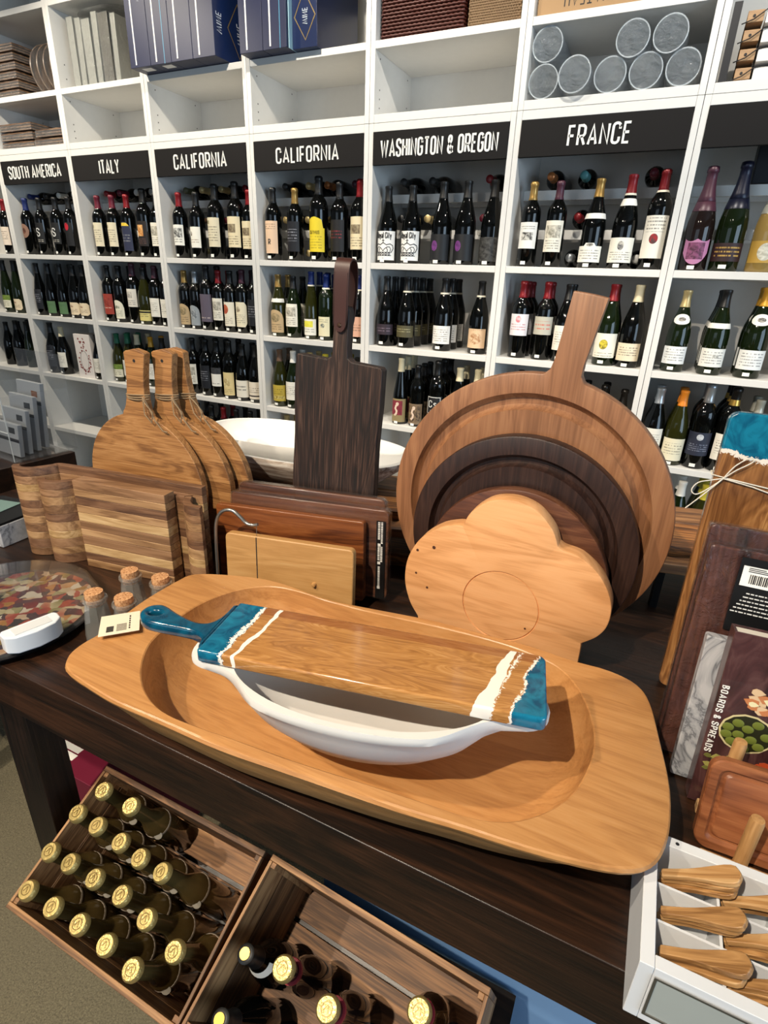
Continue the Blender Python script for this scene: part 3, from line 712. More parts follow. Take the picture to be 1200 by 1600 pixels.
# rack boards behind the top row and the bottles lying on them
for b in range(0, 7):
    X0 = .6*(b-1)
    t = thing('bottle_rack', 'white notched rack for lying bottles, top shelf, '+BS[b], 'rack', T(X0, 0, 0), 'notched bottle racks')
    for z in (1.893, 1.755):
        for y in (.15, .30):
            prism('rack_rail', rrect(.0225, z-.034, .5775, z-.0005, .001, 1), .014, m_white, t, 0, y0=y)
ORD = ['first', 'second', 'third', 'fourth', 'fifth', 'sixth', 'seventh', 'eighth']
ROW = {1: 'top shelf', 2: 'second shelf', 3: 'third shelf', 4: 'fourth shelf'}
GW = {'black': 'Dark', 'green': 'Green', 'olive': 'Olive', 'brown': 'Brown', 'amber': 'Clear golden'}
cnt = {}
for (b, r, X, Y, ty, sc, gl, cap, lab, bh) in BOTTLES:
    i = cnt.get((b, r), 0); cnt[(b, r)] = i+1
    tot = sum(1 for q in BOTTLES if q[0] == b and q[1] == r)
    grp = 'bottles on the %s, %s' % (ROW[r], BS[b])
    cw = CAPW.get(cap, cap)
    if lab == 'none': L = '%s bottle, %s cap, %s from left, %s, %s' % (GW[gl].lower(), cw, ORD[i], ROW[r], BS[b])
    else: L = '%s, %s bottle, %s from left, %s, %s' % (LAB[lab][0], GW[gl].lower(), ORD[i], ROW[r], BS[b])
    t = bottle(ty, sc, gl, cap, lab, (X, Y-(.003 if r == 1 else 0), SZ[r]+.0003), L, grp)
    if r < 4 and lab != 'none' and not (b == 6 and r == 1 and i == 2):
        ob('price_sticker', patch_mesh(ty, 'rect', .004 if LAB[lab][2] < .03 else .008, .016 if LAB[lab][2] < .03 else .020, 15, -6), m_price, t)
    rad = PROF[ty][0]*sc
    for k in range(bh):
        yy = Y+(k+1)*(2*rad+.006)
        if yy+rad > .38: break
        bottle(ty, sc*(1-.004*k), gl, cap, lab, (X+random.uniform(-.0006, .0006), yy, SZ[r]+.0003),
               '%s bottle standing %sbehind the %s one from left, %s, %s' % (GW[gl].lower(), ('', 'second ', 'third ')[k], ORD[i], ROW[r], BS[b]), grp)
TI = {1.933: 'upper', 1.795: 'middle', 1.656: 'lower'}
lc = {}
for (b, X, tier, cap) in LYING:
    i = lc.get((b, tier), 0); lc[(b, tier)] = i+1
    ty = 'burg' if b in (4,) else 'bord'
    bottle(ty, .97, 'black', cap, 'none', (X, .1015, tier if tier != 1.656 else SZ[1]+(.0415 if ty == 'burg' else .038)), 'bottle lying in rack, %s tip, %s in %s tier, %s' % (CAPW.get(cap, cap), ORD[i], TI[tier], BS[b]), 'bottles lying in the racks', True)

# ------------------------------------------------------------ things in the upper cubbies
def mesh_pts(*a): pass
def glossy(name, c, r=.15): return plain(name, c, r, Coat_Weight=.6, Coat_Roughness=.08)
# film wrap: rumpled clear plastic
def film(name='clear_film', rough=.08, alpha=.22, tint=(.9, .92, .93, 1), sc=30, st=1.0):
    return sheer(name, .9, rough, max(0, alpha-.10)*.8, (tint[0]*.7, tint[1]*.7, tint[2]*.7, 1), sc, st, .05)
m_rattan = wood('woven_brown_reed', '2e1d12', '6a4a30', 'a58a68', 'x', .5, 3, 8, .6, .6)
m_film = film()
def hump_slab(name, a, b, mat, parent=None, n=5, amp=.004, M=None, seed=0):
    """soft rounded slab with slightly wavy top"""
    R = random.Random(seed); x0, y0, z0 = a; x1, y1, z1 = b; vs = []; nx, ny = 8, 6
    for i in range(nx+1):
        for j in range(ny+1):
            e = min(i, nx-i, j, ny-j) > 0
            vs.append((x0+(x1-x0)*i/nx, y0+(y1-y0)*j/ny, (z1 if e else z1-(z1-z0)*.3)+R.uniform(-amp, amp)))
    n1 = len(vs); vs += [(x, y, z0) for x, y, z in vs[:]]; fs = []
    for i in range(nx):
        for j in range(ny):
            q = i*(ny+1)+j; fs.append((q, q+ny+1, q+ny+2, q+1)); fs.append((q+n1, q+1+n1, q+ny+2+n1, q+ny+1+n1))
    E = [i*(ny+1) for i in range(nx+1)]+[nx*(ny+1)+j for j in range(1, ny+1)]+[i*(ny+1)+ny for i in range(nx-1, -1, -1)]+[j for j in range(ny-1, 0, -1)]
    for k in range(len(E)): p, q = E[k], E[(k+1) % len(E)]; fs.append((p, p+n1, q+n1, q))
    return ob(name, mesh(name, vs, fs, ang=60), mat, parent, None, M)
# wrapped woven trays, SOUTH AMERICA bay: lower comp and upper comp
k = 0
PL = ['at the bottom', 'second up', 'third up', 'fourth up', 'fifth up', 'topmost']
def wrapped(x0, x1, y0, y1, z, h, lab, mat=m_rattan):
    global k; k += 1
    t = thing('wrapped_woven_mat', lab, 'placemat', T((x0+x1)/2, (y0+y1)/2, z), 'film wrapped woven mats above South America')
    hw, hd = (x1-x0)/2, (y1-y0)/2
    for q in range(3): hump_slab('woven_mat', (-hw, -hd, h*q/3.2+.0006), (hw, hd, h*(q+.9)/3.2), mat, t, amp=.0007, seed=k*7+q)
    hump_slab('film_wrap', (-hw-.003, -hd-.003, .0001), (hw+.003, hd+.003, h*.97), m_film, t, amp=.0016, seed=k, ).name = 'film_wrap'
for i in range(3): wrapped(-.57, -.30, .03, .30, 2.1552+.043*i, .042, 'wrapped woven mats, left pile in the bottom cubby above SOUTH AMERICA, '+('at the bottom', 'in the middle', 'topmost')[i])
for i in range(2): wrapped(-.275+.02*i, -.03, .02, .26, 2.1552+.043*i, .042, 'wrapped woven mats, right pile in the bottom cubby above SOUTH AMERICA, '+('lower one', 'upper one')[i])
for i in range(6): wrapped(-.572, -.33+(i % 2)*.006, .02, .28, 2.3905+.04*i, .039, 'wrapped woven mats in the tall pile above SOUTH AMERICA, '+PL[i])
for i in range(4):
    X = -.268+.052*i; R = .125
    t = thing('wrapped_round_plate', 'wrapped round wooden plate standing on edge, %s from left, above SOUTH AMERICA' % ORD[i], 'plate', T(X, .17, 2.3905+R+.0028, 0, 0, math.radians(90-0)), 'round plates standing above South America')
    ob('plate_disc', G().lathe([(.0001, 0), (.06, 0), (.10, .006), (R-.004, .022), (R, .026), (R-.003, .029), (.10, .012), (.06, .006), (.0001, .006)], 40).mesh(ang=50), wood('plate_brown_wood', '4a3224', '7d6048', 'a89078', 'x', .3), t)
    ob('film_wrap', G().lathe([(.0001, -.003), (.06, -.004), (.10, .002), (R, .022), (R+.002, .028), (R-.01, .035), (.0001, .033)], 40).mesh(ang=50), m_film, t)
# grey wrapped slabs standing on U1, ITALY bay
m_slab = plain('grey_marble_slab', 'a3a49c', .4); m_slab2 = plain('dark_grey_slab', '4f4b3f', .45)
X = .085
for i, (wd, mt) in enumerate(((.05, m_slab), (.045, m_slab), (.065, m_slab), (.045, m_slab), (.075, m_slab2), (.04, m_slab))):
    t = thing('wrapped_slab', '%s slab in clear film standing upright, %s from left, above ITALY' % ('dark grey' if i == 4 else 'pale grey', ORD[i]), 'board', T(X, .035, 2.3905, 0, 0, math.radians(1.0*(i % 2))), 'film wrapped slabs above Italy')
    boxo('slab', (.004, .003, .001), (wd-.006, .25, .29-.01*(i % 3)), mt, t, .003)
    boxo('film_wrap', (.001, 0, .0003), (wd-.003, .253, .292-.01*(i % 3)), film('crinkled_film', .12, .30, (.85, .87, .86, 1), 45, 1.0), t, .004)
    X += wd+.003
t = thing('plastic_bag', 'crumpled clear plastic bag lying on the grey slabs above ITALY', 'bag', T(.27, .14, 2.686))
G_ = G(); lp = []
for i in range(7):
    a = PI*i/6; lp.append([Vector((.17*math.sin(a+.02)*math.cos(q)*(1+.12*math.sin(5*q+i)), .10*math.sin(a+.02)*math.sin(q)*(1+.1*math.cos(4*q+i)), (.016-.015*math.cos(a)))) for q in [2*PI*j/20 for j in range(20)]])
ob('bag_film', G_.rings(lp).mesh(ang=80), film('bag_film', .2, .35, (.8, .82, .8, 1), 25, 1), t)
# navy boxes
m_navy = plain('navy_box_card', '1d2342', .5); m_navyf = plain('navy_box_printed_side', '0e2048', .35); m_box_w = plain('box_white_edge', 'dedede', .5); m_box_c = plain('box_cyan_print', '4f8fb0', .5)
m_sil = plain('silver_print', 'b4bcc8', .4); m_gold = plain('gold_line_print', 'a89058', .35, .6)
for grp, X0, n, wd in (('above the left CALIFORNIA sign', .623, 4, .121), ('above the right CALIFORNIA sign', 1.223, 2, .115)):
    for i in range(n):
        H = .325
        t = thing('gift_box', 'tall navy gift box with white stripe, %s from left, %s' % (ORD[i], grp), 'box', T(X0+i*(wd+.002), -.088 if n == 4 else -.062, 2.3908), 'navy gift boxes on the upper shelf')
        boxo('carton', (0, 0, 0), (wd, .33, H), m_navy, t, .0015)
        boxo('edge_stripe', (.033, -.0006, .01), (.040, .0001, H-.002), m_box_w, t)
        boxo('base_sticker', (.045, .02, -.0002), (.100, .055, .0001), m_box_w, t) if i in (0, 1) and n == 4 else None
        if i == 1: boxo('cyan_line', (.083, -.0006, .0), (.086, .0001, H), m_box_c, t)
        g = text(G(), 'WINE', 0, 0, .012, .15, .8, tf=lambda v: (.078+v[2], -.0001+v[1]*.5, .24+v[0]))
        ob('spine_print', g.mesh(), m_sil, t)
        if i == n-1:
            boxo('printed_side', (wd-.0002, .002, .002), (wd+.0006, .328, H-.002), m_navyf, t)
            side = lambda v: (wd+.0012+v[1]*.1, .16+v[0], .15+v[2])
            g = G(); g.ribbon([(-.07, -.03), (0, .07), (.07, -.03), (0, -.12), (-.07, -.03)], .004, -.001, 0, side)
            ob('diamond_outline', g.mesh(), m_gold, t, 'gold diamond outline')
            g = text(G(), 'WINE', 0, 0, .032, .13, 1.0, tf=lambda v: (wd+.0014+v[1]*.1, .15+v[2], .115+v[0])); ob('side_lettering', g.mesh(), m_sil, t, 'silver WINE lettering running upward')
            if n == 4: g = text(G(), 'WINE', 0, 0, .03, .13, 1.0, tf=lambda v: (wd+.0014+v[1]*.1, .02+v[2], .12+v[0])); ob('side_lettering', g.mesh(), m_sil, t)
boxo_t = thing('pale_leaflet', 'pale blue printed leaflet beside the navy boxes, right CALIFORNIA bay', 'leaflet', T(1.4575, -.050, 2.3908, 0))
boxo('leaflet_sheet', (0, 0, 0), (.003, .30, .30), plain('pale_blue_print', '9cc4d4', .5), boxo_t)
t = thing('gift_box', 'dark navy gift box with gold diamond, right CALIFORNIA bay', 'box', T(1.4610, -.028, 2.3908), 'navy gift boxes on the upper shelf')
boxo('carton', (0, 0, 0), (.116, .33, .315), m_navyf, t, .0015)
for o_, nm in ((G().ribbon([(.012, .10), (.058, .18), (.108, .10), (.062, .025), (.012, .10)], .0035, -.0008, 0), 'diamond_outline'),): ob(nm, o_.mesh(), m_gold, t, 'gold diamond outline')
ob('front_lettering', text(G(), 'WINE', 0, 0, .022, .14, 1, tf=lambda v: (.05+v[2], v[1]-.0004, .10+v[0])).mesh(), m_sil, t, 'silver WINE lettering running upward')
# baskets, WASHINGTON bay
def basket(x0, x1, y0, y1, z, H, mat, lab, rows, nd):
    t = thing('woven_basket', lab, 'basket', T((x0+x1)/2, (y0+y1)/2, z)); hw, hd = (x1-x0)/2, (y1-y0)/2
    boxo('basket_wall', (-hw+.006, -hd+.006, 0), (hw-.006, hd-.006, H), plain(lab.split()[0]+'_basket_core', '1c0f0c' if 'dark' in lab else '4a3826', .8), t, .004)
    g = G(); per = [(-hw, -hd), (hw, -hd), (hw, hd), (-hw, hd)]
    for r in range(rows):
        zz = .006+(H-.012)*r/(rows-1); path = []
        for c in range(4):
            a, b = per[c], per[(c+1) % 4]; N = nd if c % 2 == 0 else int(nd*hd/hw)+1
            for q in range(N):
                u = q/N; ph = (.003 if (q+r) % 2 else -.002); nx, ny = ((0, -1), (1, 0), (0, 1), (-1, 0))[c]
                path.append((a[0]+(b[0]-a[0])*u+nx*ph, a[1]+(b[1]-a[1])*u+ny*ph, zz))
        path.append(path[0]); g.tube(path, .0046, 5)
    ob('reed_weave', g.mesh(ang=80), mat, t)['kind'] = 'stuff'
basket(1.834, 2.158, .03, .33, 2.391, .22, plain('dark_red_reed', '4a2018', .45), 'dark reddish brown woven basket above WASHINGTON & OREGON', 20, 34)
basket(2.182, 2.364, .03, .33, 2.391, .20, plain('light_brown_reed', '7d6448', .6), 'light brown woven basket beside the dark red basket', 26, 40)
# cardboard box, FRANCE bay
t = thing('cardboard_box', 'tan cardboard wine box with upside down lettering above FRANCE', 'box', T(2.428, .02, 2.3905))
boxo('carton', (0, 0, 0), (.33, .30, .24), plain('tan_cardboard', 'a98760', .8), t, .002)
ob('printed_lettering', text(G(), 'CHATEAU', 0, 0, .036, .10, 1.0, tf=lambda v: (.17-v[0], v[1]*.6, .056-v[2])).mesh(), m_ink, t, 'upside down capitals in dark ink')
t = thing('plastic_bag', 'bunched clear plastic film right of the tan cardboard box', 'bag', T(2.86, .12, 2.3905))
lp = [[Vector((.085*math.sin(a)*math.cos(q)*(1+.15*math.sin(3*q+i)), .08*math.sin(a)*math.sin(q), .03-.0298*math.cos(a)+.004*math.sin(4*q)*math.sin(a)**2)) for q in [2*PI*j/18 for j in range(18)]] for i, a in enumerate([.05+3.04*k/6 for k in range(7)])]
ob('bag_film', G().rings(lp).mesh(ang=80), film('bag_film', .2, .35, (.8, .82, .8, 1), 25, 1), t)
# clear cylinders, FRANCE bay lower cubby
m_cyl = sheer('clear_cup_plastic', .8, .12, .10, (.70, .78, .84, 1), 14, .8, .03); m_cyl2 = sheer('crinkled_bag_wrap', .9, .10, .16, (.66, .74, .80, 1), 22, 1.0, .04)
CYL = [(2.4775, 0, .052), (2.4775, 1, .052), (2.588, 2, .054), (2.6985, 0, .052), (2.809, 0, .052), (2.7535, 3, .052), (2.9195, 0, .052), (2.8645, 3, .052)]
CL = ['at the bottom left corner', 'upper left against the side panel', 'second from left in the bottom row', 'bottom row, third from left', 'bottom row, fourth from left', 'upper row, above the third and fourth', 'bottom row, rightmost', 'upper row, rightmost']
for i, (x, lv, R) in enumerate(CYL):
    z = 2.1556+R+.0006+(0, .1045, 0, .0885)[lv]
    t = thing('clear_cylinder', 'clear plastic cylinder in film above FRANCE, '+CL[i], 'container', Matrix.Translation((x, (.015, .015, -.02, .005)[lv], z)) @ Matrix.Rotation(-PI/2, 4, 'X'), 'clear plastic cylinders above France')
    L_ = .26
    g = G(); q28 = [(R-.003, 0), (R-.001, .001), (R-.0005, .006), (R-.004, L_), (R-.01, L_+.002), (.0001, L_+.002)]; g.rings([[Vector((r*math.cos(2*PI*k/28), r*math.sin(2*PI*k/28), z_)) for k in range(28)] for r, z_ in q28], False, True)
    ob('cup_wall', g.mesh(ang=50), m_cyl, t)
    ob('film_wrap', G().lathe([(.0001, -.004-.003*(i % 3)), (R*.3, -.003), (R*.6, -.006), (R-.001, -.003), (R, .01), (R-.001, L_+.004)], 28, None, False).mesh(ang=60), m_cyl2, t)
    ob('rim_ring', G().lathe([(R-.004, -.001), (R-.0005, -.0015), (R-.0003, .003), (R-.004, .003), (R-.004, -.001)], 28, None, False).mesh(), sheer('clear_rim', .9, .15, .45, (.8, .86, .9, 1)), t)
# gift bundles, far right bay
m_roll = plain('white_wrap_paper', 'dcdad6', .6); m_tan = wood('pale_block_wood', '7d5f44', 'a3805c', 'bb9870', 'x', .5); m_cord = plain('black_cord', '1c1a1a', .7)
t = thing('black_folder', 'thin black folder at the left end of the white bundles, far right bay', 'folder', T(3.028, .01, 2.1552)); boxo('folder_body', (0, 0, 0), (.022, .30, .20), plain('black_card', '141418', .5), t, .001)
for i in range(4):
    z = 2.1556+.047*i
    t = thing('wrapped_bundle', 'white wrapped bundle tied with black cord, far right bay, %s' % ('at the bottom', 'second up', 'third up', 'topmost')[i], 'bundle', T(3.058, .02, z), 'white bundles in the far right bay')
    hump_slab('paper_wrap', (.062, 0, .001), (.44, .24, .045), m_roll, t, amp=.002, seed=50+i)
    boxo('wood_tab', (.012, .002, .006), (.056, .20, .036), m_tan, t, .002)
    ob('cord', G().tube([(.0, .0, .004), (.03, -.004, .012), (.066, -.004, .036), (.20, -.003, .044), (.44, -.003, .047)], .0016, 6).mesh(), m_cord, t)
    ob('tab_hole', G().lathe([(.0001, 0), (.004, 0), (.004, .001), (.0001, .001)], 12, T(.030, .0018, .022, 0, PI/2)).mesh(), m_ink, t)
t = thing('black_case', 'flat black case leaning behind the champagne bottles, far right bay', 'case', T(3.20, .19, 1.898)); boxo('case_body', (0, 0, 0), (.36, .10, .15), plain('black_case_board', '0e1018', .5), t, .006); boxo('case_lid', (-.001, -.004, .146), (.361, .104, .165), plain('black_case_lid', '0b0d14', .45), t, .004)
# book on SOUTH AMERICA third shelf
t = thing('boxed_set', 'white box with floral wreath print, third shelf, SOUTH AMERICA bay', 'box', T(-.245, .02, SZ[3]+.0004, math.radians(6)))
boxo('carton', (0, 0, 0), (.125, .10, .262), plain('floral_box_white', 'e4dcd6', .5), t, .001)
R_ = random.Random(3); g = G()
for i in range(46):
    a = R_.uniform(0, 2*PI); rr = R_.uniform(.8, 1.15); x, z = .062+.040*rr*math.cos(a), .105+.075*rr*math.sin(a)
    if i > 34: x, z = R_.uniform(.03, .10), R_.uniform(.20, .25)
    g.ribbon(arc(x, z, R_.uniform(.001, .004), 0, 360, 6), .004, -.0006, 0)
ob('wreath_print', g.mesh(), plain('wreath_red_print', '8a3a34', .6), t, 'dark red wreath print')
ob('oval_print', G().ribbon(arc(.062, .105, .030, 0, 360, 24, .058), .0016, -.0006, 0).mesh(), m_ink, t)
t = thing('dark_box', 'plain dark box right of the floral box, third shelf, SOUTH AMERICA bay', 'box', T(-.112, .100, SZ[3]+.0004)); boxo('carton', (0, 0, 0), (.05, .10, .24), plain('charcoal_card', '2a262a', .5), t, .001)

# ------------------------------------------------------------ tables
m_dark = wood('dark_stained_table_wood', '140c08', '2a190f', '43291a', 'x', .38, .7, 5, .5, .25)
m_darkv = wood('dark_stained_leg_wood', '0d0806', '1d120c', '2c1c15', 'z', .42, .7, 5, .5, .25)
TT = .95
t = thing('display_table', 'long dark stained wooden table carrying the wooden boards and bowls', 'table', T(1.42, -1.955, 0))
boxo('tabletop', (0, 0, .912), (2.9, .975, TT), m_dark, t, .002)
boxo('apron', (.04, .004, .845), (2.86, .030, .9115), m_dark, t, .0015)
boxo('apron', (.04, .945, .845), (2.86, .970, .9115), m_dark, t, .0015)
for x in (.625, 2.72):
    for y in (.032, .85): boxo('leg', (x, y, 0.0005), (x+.082, y+.06, .9115), m_darkv, t, .002)
t = thing('side_table', 'dark wooden side table with open front behind the left boards', 'table', T(1.388, -1.225, 0, math.radians(-5)))
boxo('tabletop', (-.9, -.60, .905), (0, 0, 1.0), m_dark, t, .002)
for x in (-.89, -.07):
    for y in (-.59, -.07): boxo('leg', (x, y, .0005), (x+.06, y+.06, .9045), m_darkv, t, .002)
boxo('lower_shelf', (-.88, -.58, .45), (-.01, -.01, .48), m_dark, t)
# clear acrylic display with packets
m_acr = sheer('clear_acrylic', .8, .04, .02)
m_acre = plain('acrylic_edge', (.75, .82, .84, 1), .1, Alpha=.6)
t = thing('acrylic_holder', 'clear acrylic display holder on the dark side table at left', 'holder', T(1.095, -1.375, 1.0005, math.radians(-5)))
D = .26
boxo('base_plate', (0, 0, 0), (D, .20, .004), m_acr, t); boxo('back_plate', (0, .196, .0042), (D, .2, .30), m_acr, t)
for x in (0, D-.004):
    boxo('side_plate', (x, .001, .0042), (x+.004, .1955, .20), m_acr, t); boxo('plate_edge', (x, -.0005, .0042), (x+.004, .0008, .20), m_acre, t)
boxo('front_plate', (.0045, .0, .0042), (D-.0045, .004, .09), m_acr, t); boxo('plate_edge', (.0045, 0, .0902), (D-.0045, .004, .092), m_acre, t)
mp = plain('grey_packet_paper', '9aa0a6', .45); mq = plain('dark_packet_print', '33373c', .45); mr = plain('brown_packet_print', '7a5038', .5)
for i in range(4):
    q = thing('small_packet', 'small grey packet inside the clear acrylic holder, %s from the front' % ORD[i], 'packet', T(1.095, -1.375, 1.005, math.radians(-5)) @ T(.10-.015*i, .03+.034*i, .002, 0, -.10), 'packets in the acrylic holder')
    boxo('packet_card', (0, 0, .0), (.135, .014, .10+.035*i), mp, q, .002); boxo('printed_band', (-.0003, -.0006, .045+.03*i), (.1353, .0002, .055+.03*i), mq, q)
    boxo('printed_patch', (.085, -.0006, .07+.03*i), (.118, .0002, .088+.03*i), mr if i == 3 else mq, q)
# riser on the back of the table
m_benchw = wood('riser_plank_wood', '4a3020', '77502f', 'a0744a', 'x', .5, 1, 6)
m_mleg = plain('black_metal', '0c0c0d', .4, .6)
RY = math.radians(12.8); RT = 1.058
t = thing('plank_riser', 'low plank riser on black metal legs behind the round boards', 'riser', T(2.324, -1.423, 0, RY))
for j in range(3): boxo('plank', (0, .115*j, RT-.022), (1.30, .115*j+.112, RT), m_benchw, t, .003)
for x in (.05, .815, 1.26):
    for y in (.012, .31): boxo('leg', (x, y, TT+.0005), (x+.014, y+.014, RT-.0225), m_mleg, t)
t = thing('dark_riser', 'plain dark block riser under the left end of the whitewashed bowl', 'riser', T(1.93, -1.395, TT+.0005)); boxo('riser_block', (0, 0, 0), (.30, .36, RT-TT-.001), m_dark, t, .002)
m_live = wood('live_edge_wood', '3c2414', '8a5528', 'c88a4c', 'x', .42, 1.3, 7, knots=True)
out = [(0, .004), (.10, -.006), (.20, .006), (.30, -.004), (.36, .006), (.385, .05), (.38, .10), (.35, .15), (.25, .16), (.12, .15), (0, .145)]
def slab(name, lab, M, k, h):
    t = thing(name, lab, 'board', M)
    ob('slab_body', G().rings([[Vector((x*k, y*k+e, z)) for x, y in out] for z, e in ((0, .004), (h*.5, 0), (h, .002))]).mesh(ang=50), m_live, t)
slab('live_edge_slab', 'live edge wood slab on the riser between dark plank and oak board', T(2.52, -1.335, RT+.0005, RY), .55, .022)
slab('live_edge_slab', 'live edge wood slab on the riser right of the big round boards', T(3.06, -1.215, RT+.0005, RY), .8, .022)
slab('live_edge_slab', 'live edge wood slab on the table below the riser', T(2.47, -1.36, TT+.0005, RY), .62, .030)
# big whitewashed dough bowl on the bench
def loopf(fn, n, z): return [Vector((*fn(2*PI*k/n), z)) for k in range(n)]
def sup(a, b, p=2.0, cx=0, cy=0):
    return lambda t: (cx+a*math.copysign(abs(math.cos(t))**(2/p), math.cos(t)), cy+b*math.copysign(abs(math.sin(t))**(2/p), math.sin(t)))
tw = NT('whitewashed_wood'); o_ = tw.obj(); n1 = tw.noise(tw.mapp(o_, (3, 30, 30)), 1.5, 5, 1, .7)
tw.bump(n1, .3, .003); m_wash = tw.out(tw.ramp(n1, (.35, hx('7d6656')), (.5, hx('b9aca0')), (.65, hx('e2dcd4'))), .7)
m_bowlw = plain('white_bowl_paint', (.74, .73, .70, 1), .38)
def trough(name, lab, M, a, b, h, rimw, m_out, m_in, base=.55, p=2.3, grp=None):
    t = thing(name, lab, 'bowl', M, grp); n = 64
    L = [loopf(sup(a*base*.7, b*base*.7, p), n, 0), loopf(sup(a*base, b*base, p), n, .002), loopf(sup(a*.80, b*.78, p), n, h*.35), loopf(sup(a*.95, b*.94, p), n, h*.75), loopf(sup(a-.002, b-.002, p), n, h-.006), loopf(sup(a-.004, b-.004, p), n, h)]
    ob('outer_body', G().rings(L, True, False).mesh(ang=60), m_out, t)
    L = [loopf(sup(a-.0042, b-.0042, p), n, h), loopf(sup(a-rimw, b-rimw*.8, p), n, h-.001), loopf(sup(a-rimw*1.3, b-rimw*1.15, p), n, h-.012), loopf(sup(a*.82-rimw, b*.78-rimw*.7, p), n, h*.45), loopf(sup(a*.6-rimw*.5, b*.52-rimw*.5, p), n, h*.20), loopf(sup(a*.2, b*.2, p), n, h*.15)]
    ob('inner_basin', G().rings(L, False, True).mesh(ang=60), m_in, t)
    return t
trough('dough_bowl', 'long whitewashed wooden dough bowl on the risers behind the dark board', T(2.225, -1.175, RT+.0008, math.radians(3)), .315, .165, .088, .02, m_wash, m_bowlw, .6)
trough('dough_bowl', 'smaller smooth white bowl resting inside the whitewashed dough bowl', T(2.165, -1.165, RT+.022, math.radians(4)), .225, .128, .085, .010, m_bowlw, m_bowlw, .42)

# ------------------------------------------------------------ big carved dough bowl
OUTP = [(-0.3484, -0.1777), (-0.2982, -0.1842), (-0.2483, -0.1888), (-0.1973, -0.1872), (-0.1482, -0.1864), (-0.0957, -0.1857), (-0.0518, -0.1829), (0.0167, -0.1751), (0.089, -0.168), (0.1549, -0.1604), (0.188, -0.1548), (0.2202, -0.1499), (0.2762, -0.1429), (0.3337, -0.1311), (0.3685, -0.1186), (0.388, -0.0981), (0.3979, -0.0632), (0.4002, -0.0249), (0.3982, 0.0156), (0.3873, 0.0768), (0.3744, 0.1446), (0.3529, 0.175), (0.3138, 0.1852), (0.2742, 0.1818), (0.2055, 0.188), (0.1365, 0.1838), (0.068, 0.182), (0.0092, 0.1747), (-0.078, 0.1594), (-0.1481, 0.1505), (-0.2482, 0.1593), (-0.3312, 0.1366), (-0.3903, 0.1086), (-0.3989, 0.0797), (-0.4002, 0.0144), (-0.3938, -0.0419), (-0.3828, -0.0935), (-0.3846, -0.1236), (-0.3795, -0.15), (-0.367, -0.166)]
BASP = [(-0.2628, -0.1286), (-0.2926, -0.0913), (-0.3037, -0.0617), (-0.3091, -0.0285), (-0.311, 0.0246), (-0.3004, 0.0692), (-0.2772, 0.1112), (-0.2356, 0.142), (-0.1764, 0.1479), (-0.0954, 0.1466), (-0.0273, 0.1537), (0.0372, 0.1623), (0.0997, 0.1688), (0.1703, 0.1718), (0.2201, 0.1655), (0.2543, 0.1542), (0.2826, 0.1236), (0.3025, 0.0845), (0.3146, 0.0406), (0.3155, 0.0014), (0.3065, -0.0477), (0.2883, -0.0849), (0.2592, -0.1168), (0.2298, -0.132), (0.2011, -0.1387), (0.1549, -0.1432), (0.0898, -0.1509), (0.0069, -0.1612), (-0.0656, -0.1665), (-0.1375, -0.1736), (-0.1833, -0.1722), (-0.2268, -0.1558)]
def spl(P, n=6):
    o = []; N = len(P)
    for i in range(N):
        p0, p1, p2, p3 = P[i-1], P[i], P[(i+1) % N], P[(i+2) % N]
        for k in range(n):
            u = k/n; o.append(tuple(.5*((2*p1[j])+(-p0[j]+p2[j])*u+(2*p0[j]-5*p1[j]+4*p2[j]-p3[j])*u*u+(-p0[j]+3*p1[j]-3*p2[j]+p3[j])*u**3) for j in (0, 1)))
    return o
def smooth(P, it=2):
    for _ in range(it): P = [tuple((P[i-1][j]+2*P[i][j]+P[(i+1) % len(P)][j])/4 for j in (0, 1)) for i in range(len(P))]
    return P
def polar(P, angs):
    q = sorted((math.atan2(y, x) % (2*PI), math.hypot(x, y)) for x, y in smooth(spl(P), 6)); q = [(q[-1][0]-2*PI, q[-1][1])]+q+[(q[0][0]+2*PI, q[0][1])]
    o = []; i = 0
    for a in angs:
        while q[i+1][0] < a: i += 1
        (a0, r_0), (a1, r1) = q[i], q[i+1]; o.append(r_0+(r1-r_0)*(a-a0)/max(1e-9, a1-a0))
    return o
BC = (2.739, -1.804)
m_cherry = wood('honey_wood', '925f34', 'ba8650', 'cc9c68', 'x', .36, 1.1, 5, .5, .12, soft=.55)
_b = m_cherry.node_tree; _bp = _b.nodes['Bump'] if 'Bump' in _b.nodes else None
if _bp:
    _n = _b.nodes.new('ShaderNodeTexNoise'); _n.inputs['Scale'].default_value = 38; _n.inputs['Detail'].default_value = 1; _tc = _b.nodes.new('ShaderNodeTexCoord'); _b.links.new(_tc.outputs['Object'], _n.inputs['Vector'])
    _b2 = _b.nodes.new('ShaderNodeBump'); _b2.inputs['Strength'].default_value = .35; _b2.inputs['Distance'].default_value = .003; _b.links.new(_n.outputs[0], _b2.inputs['Height']); _b.links.new(_b2.outputs[0], _bp.inputs['Normal'])
t = thing('dough_bowl', 'large honey coloured carved wooden dough bowl holding the white bowl', 'bowl', T(BC[0], BC[1], TT+.0005))
N = 240; TH = []
for k in range(N):  # denser towards the two ends
    u = 2*PI*k/N; TH.append((math.atan2(math.sin(u-.15)*.62, math.cos(u-.15))+.15) % (2*PI))
TH.sort(); ro = polar(OUTP, TH); rb = [min(q, p-.009) for q, p in zip(polar(BASP, TH), ro)]
def L(rs, z, k=1, ex=0): return [Vector(((r*k+ex)*math.cos(a), (r*k+ex)*math.sin(a), z)) for r, a in zip(rs, TH)]
bs = [.235*(1-.0)/math.sqrt((math.cos(a-.17)/1.0)**2+(math.sin(a-.17)/.42)**2) for a in TH]
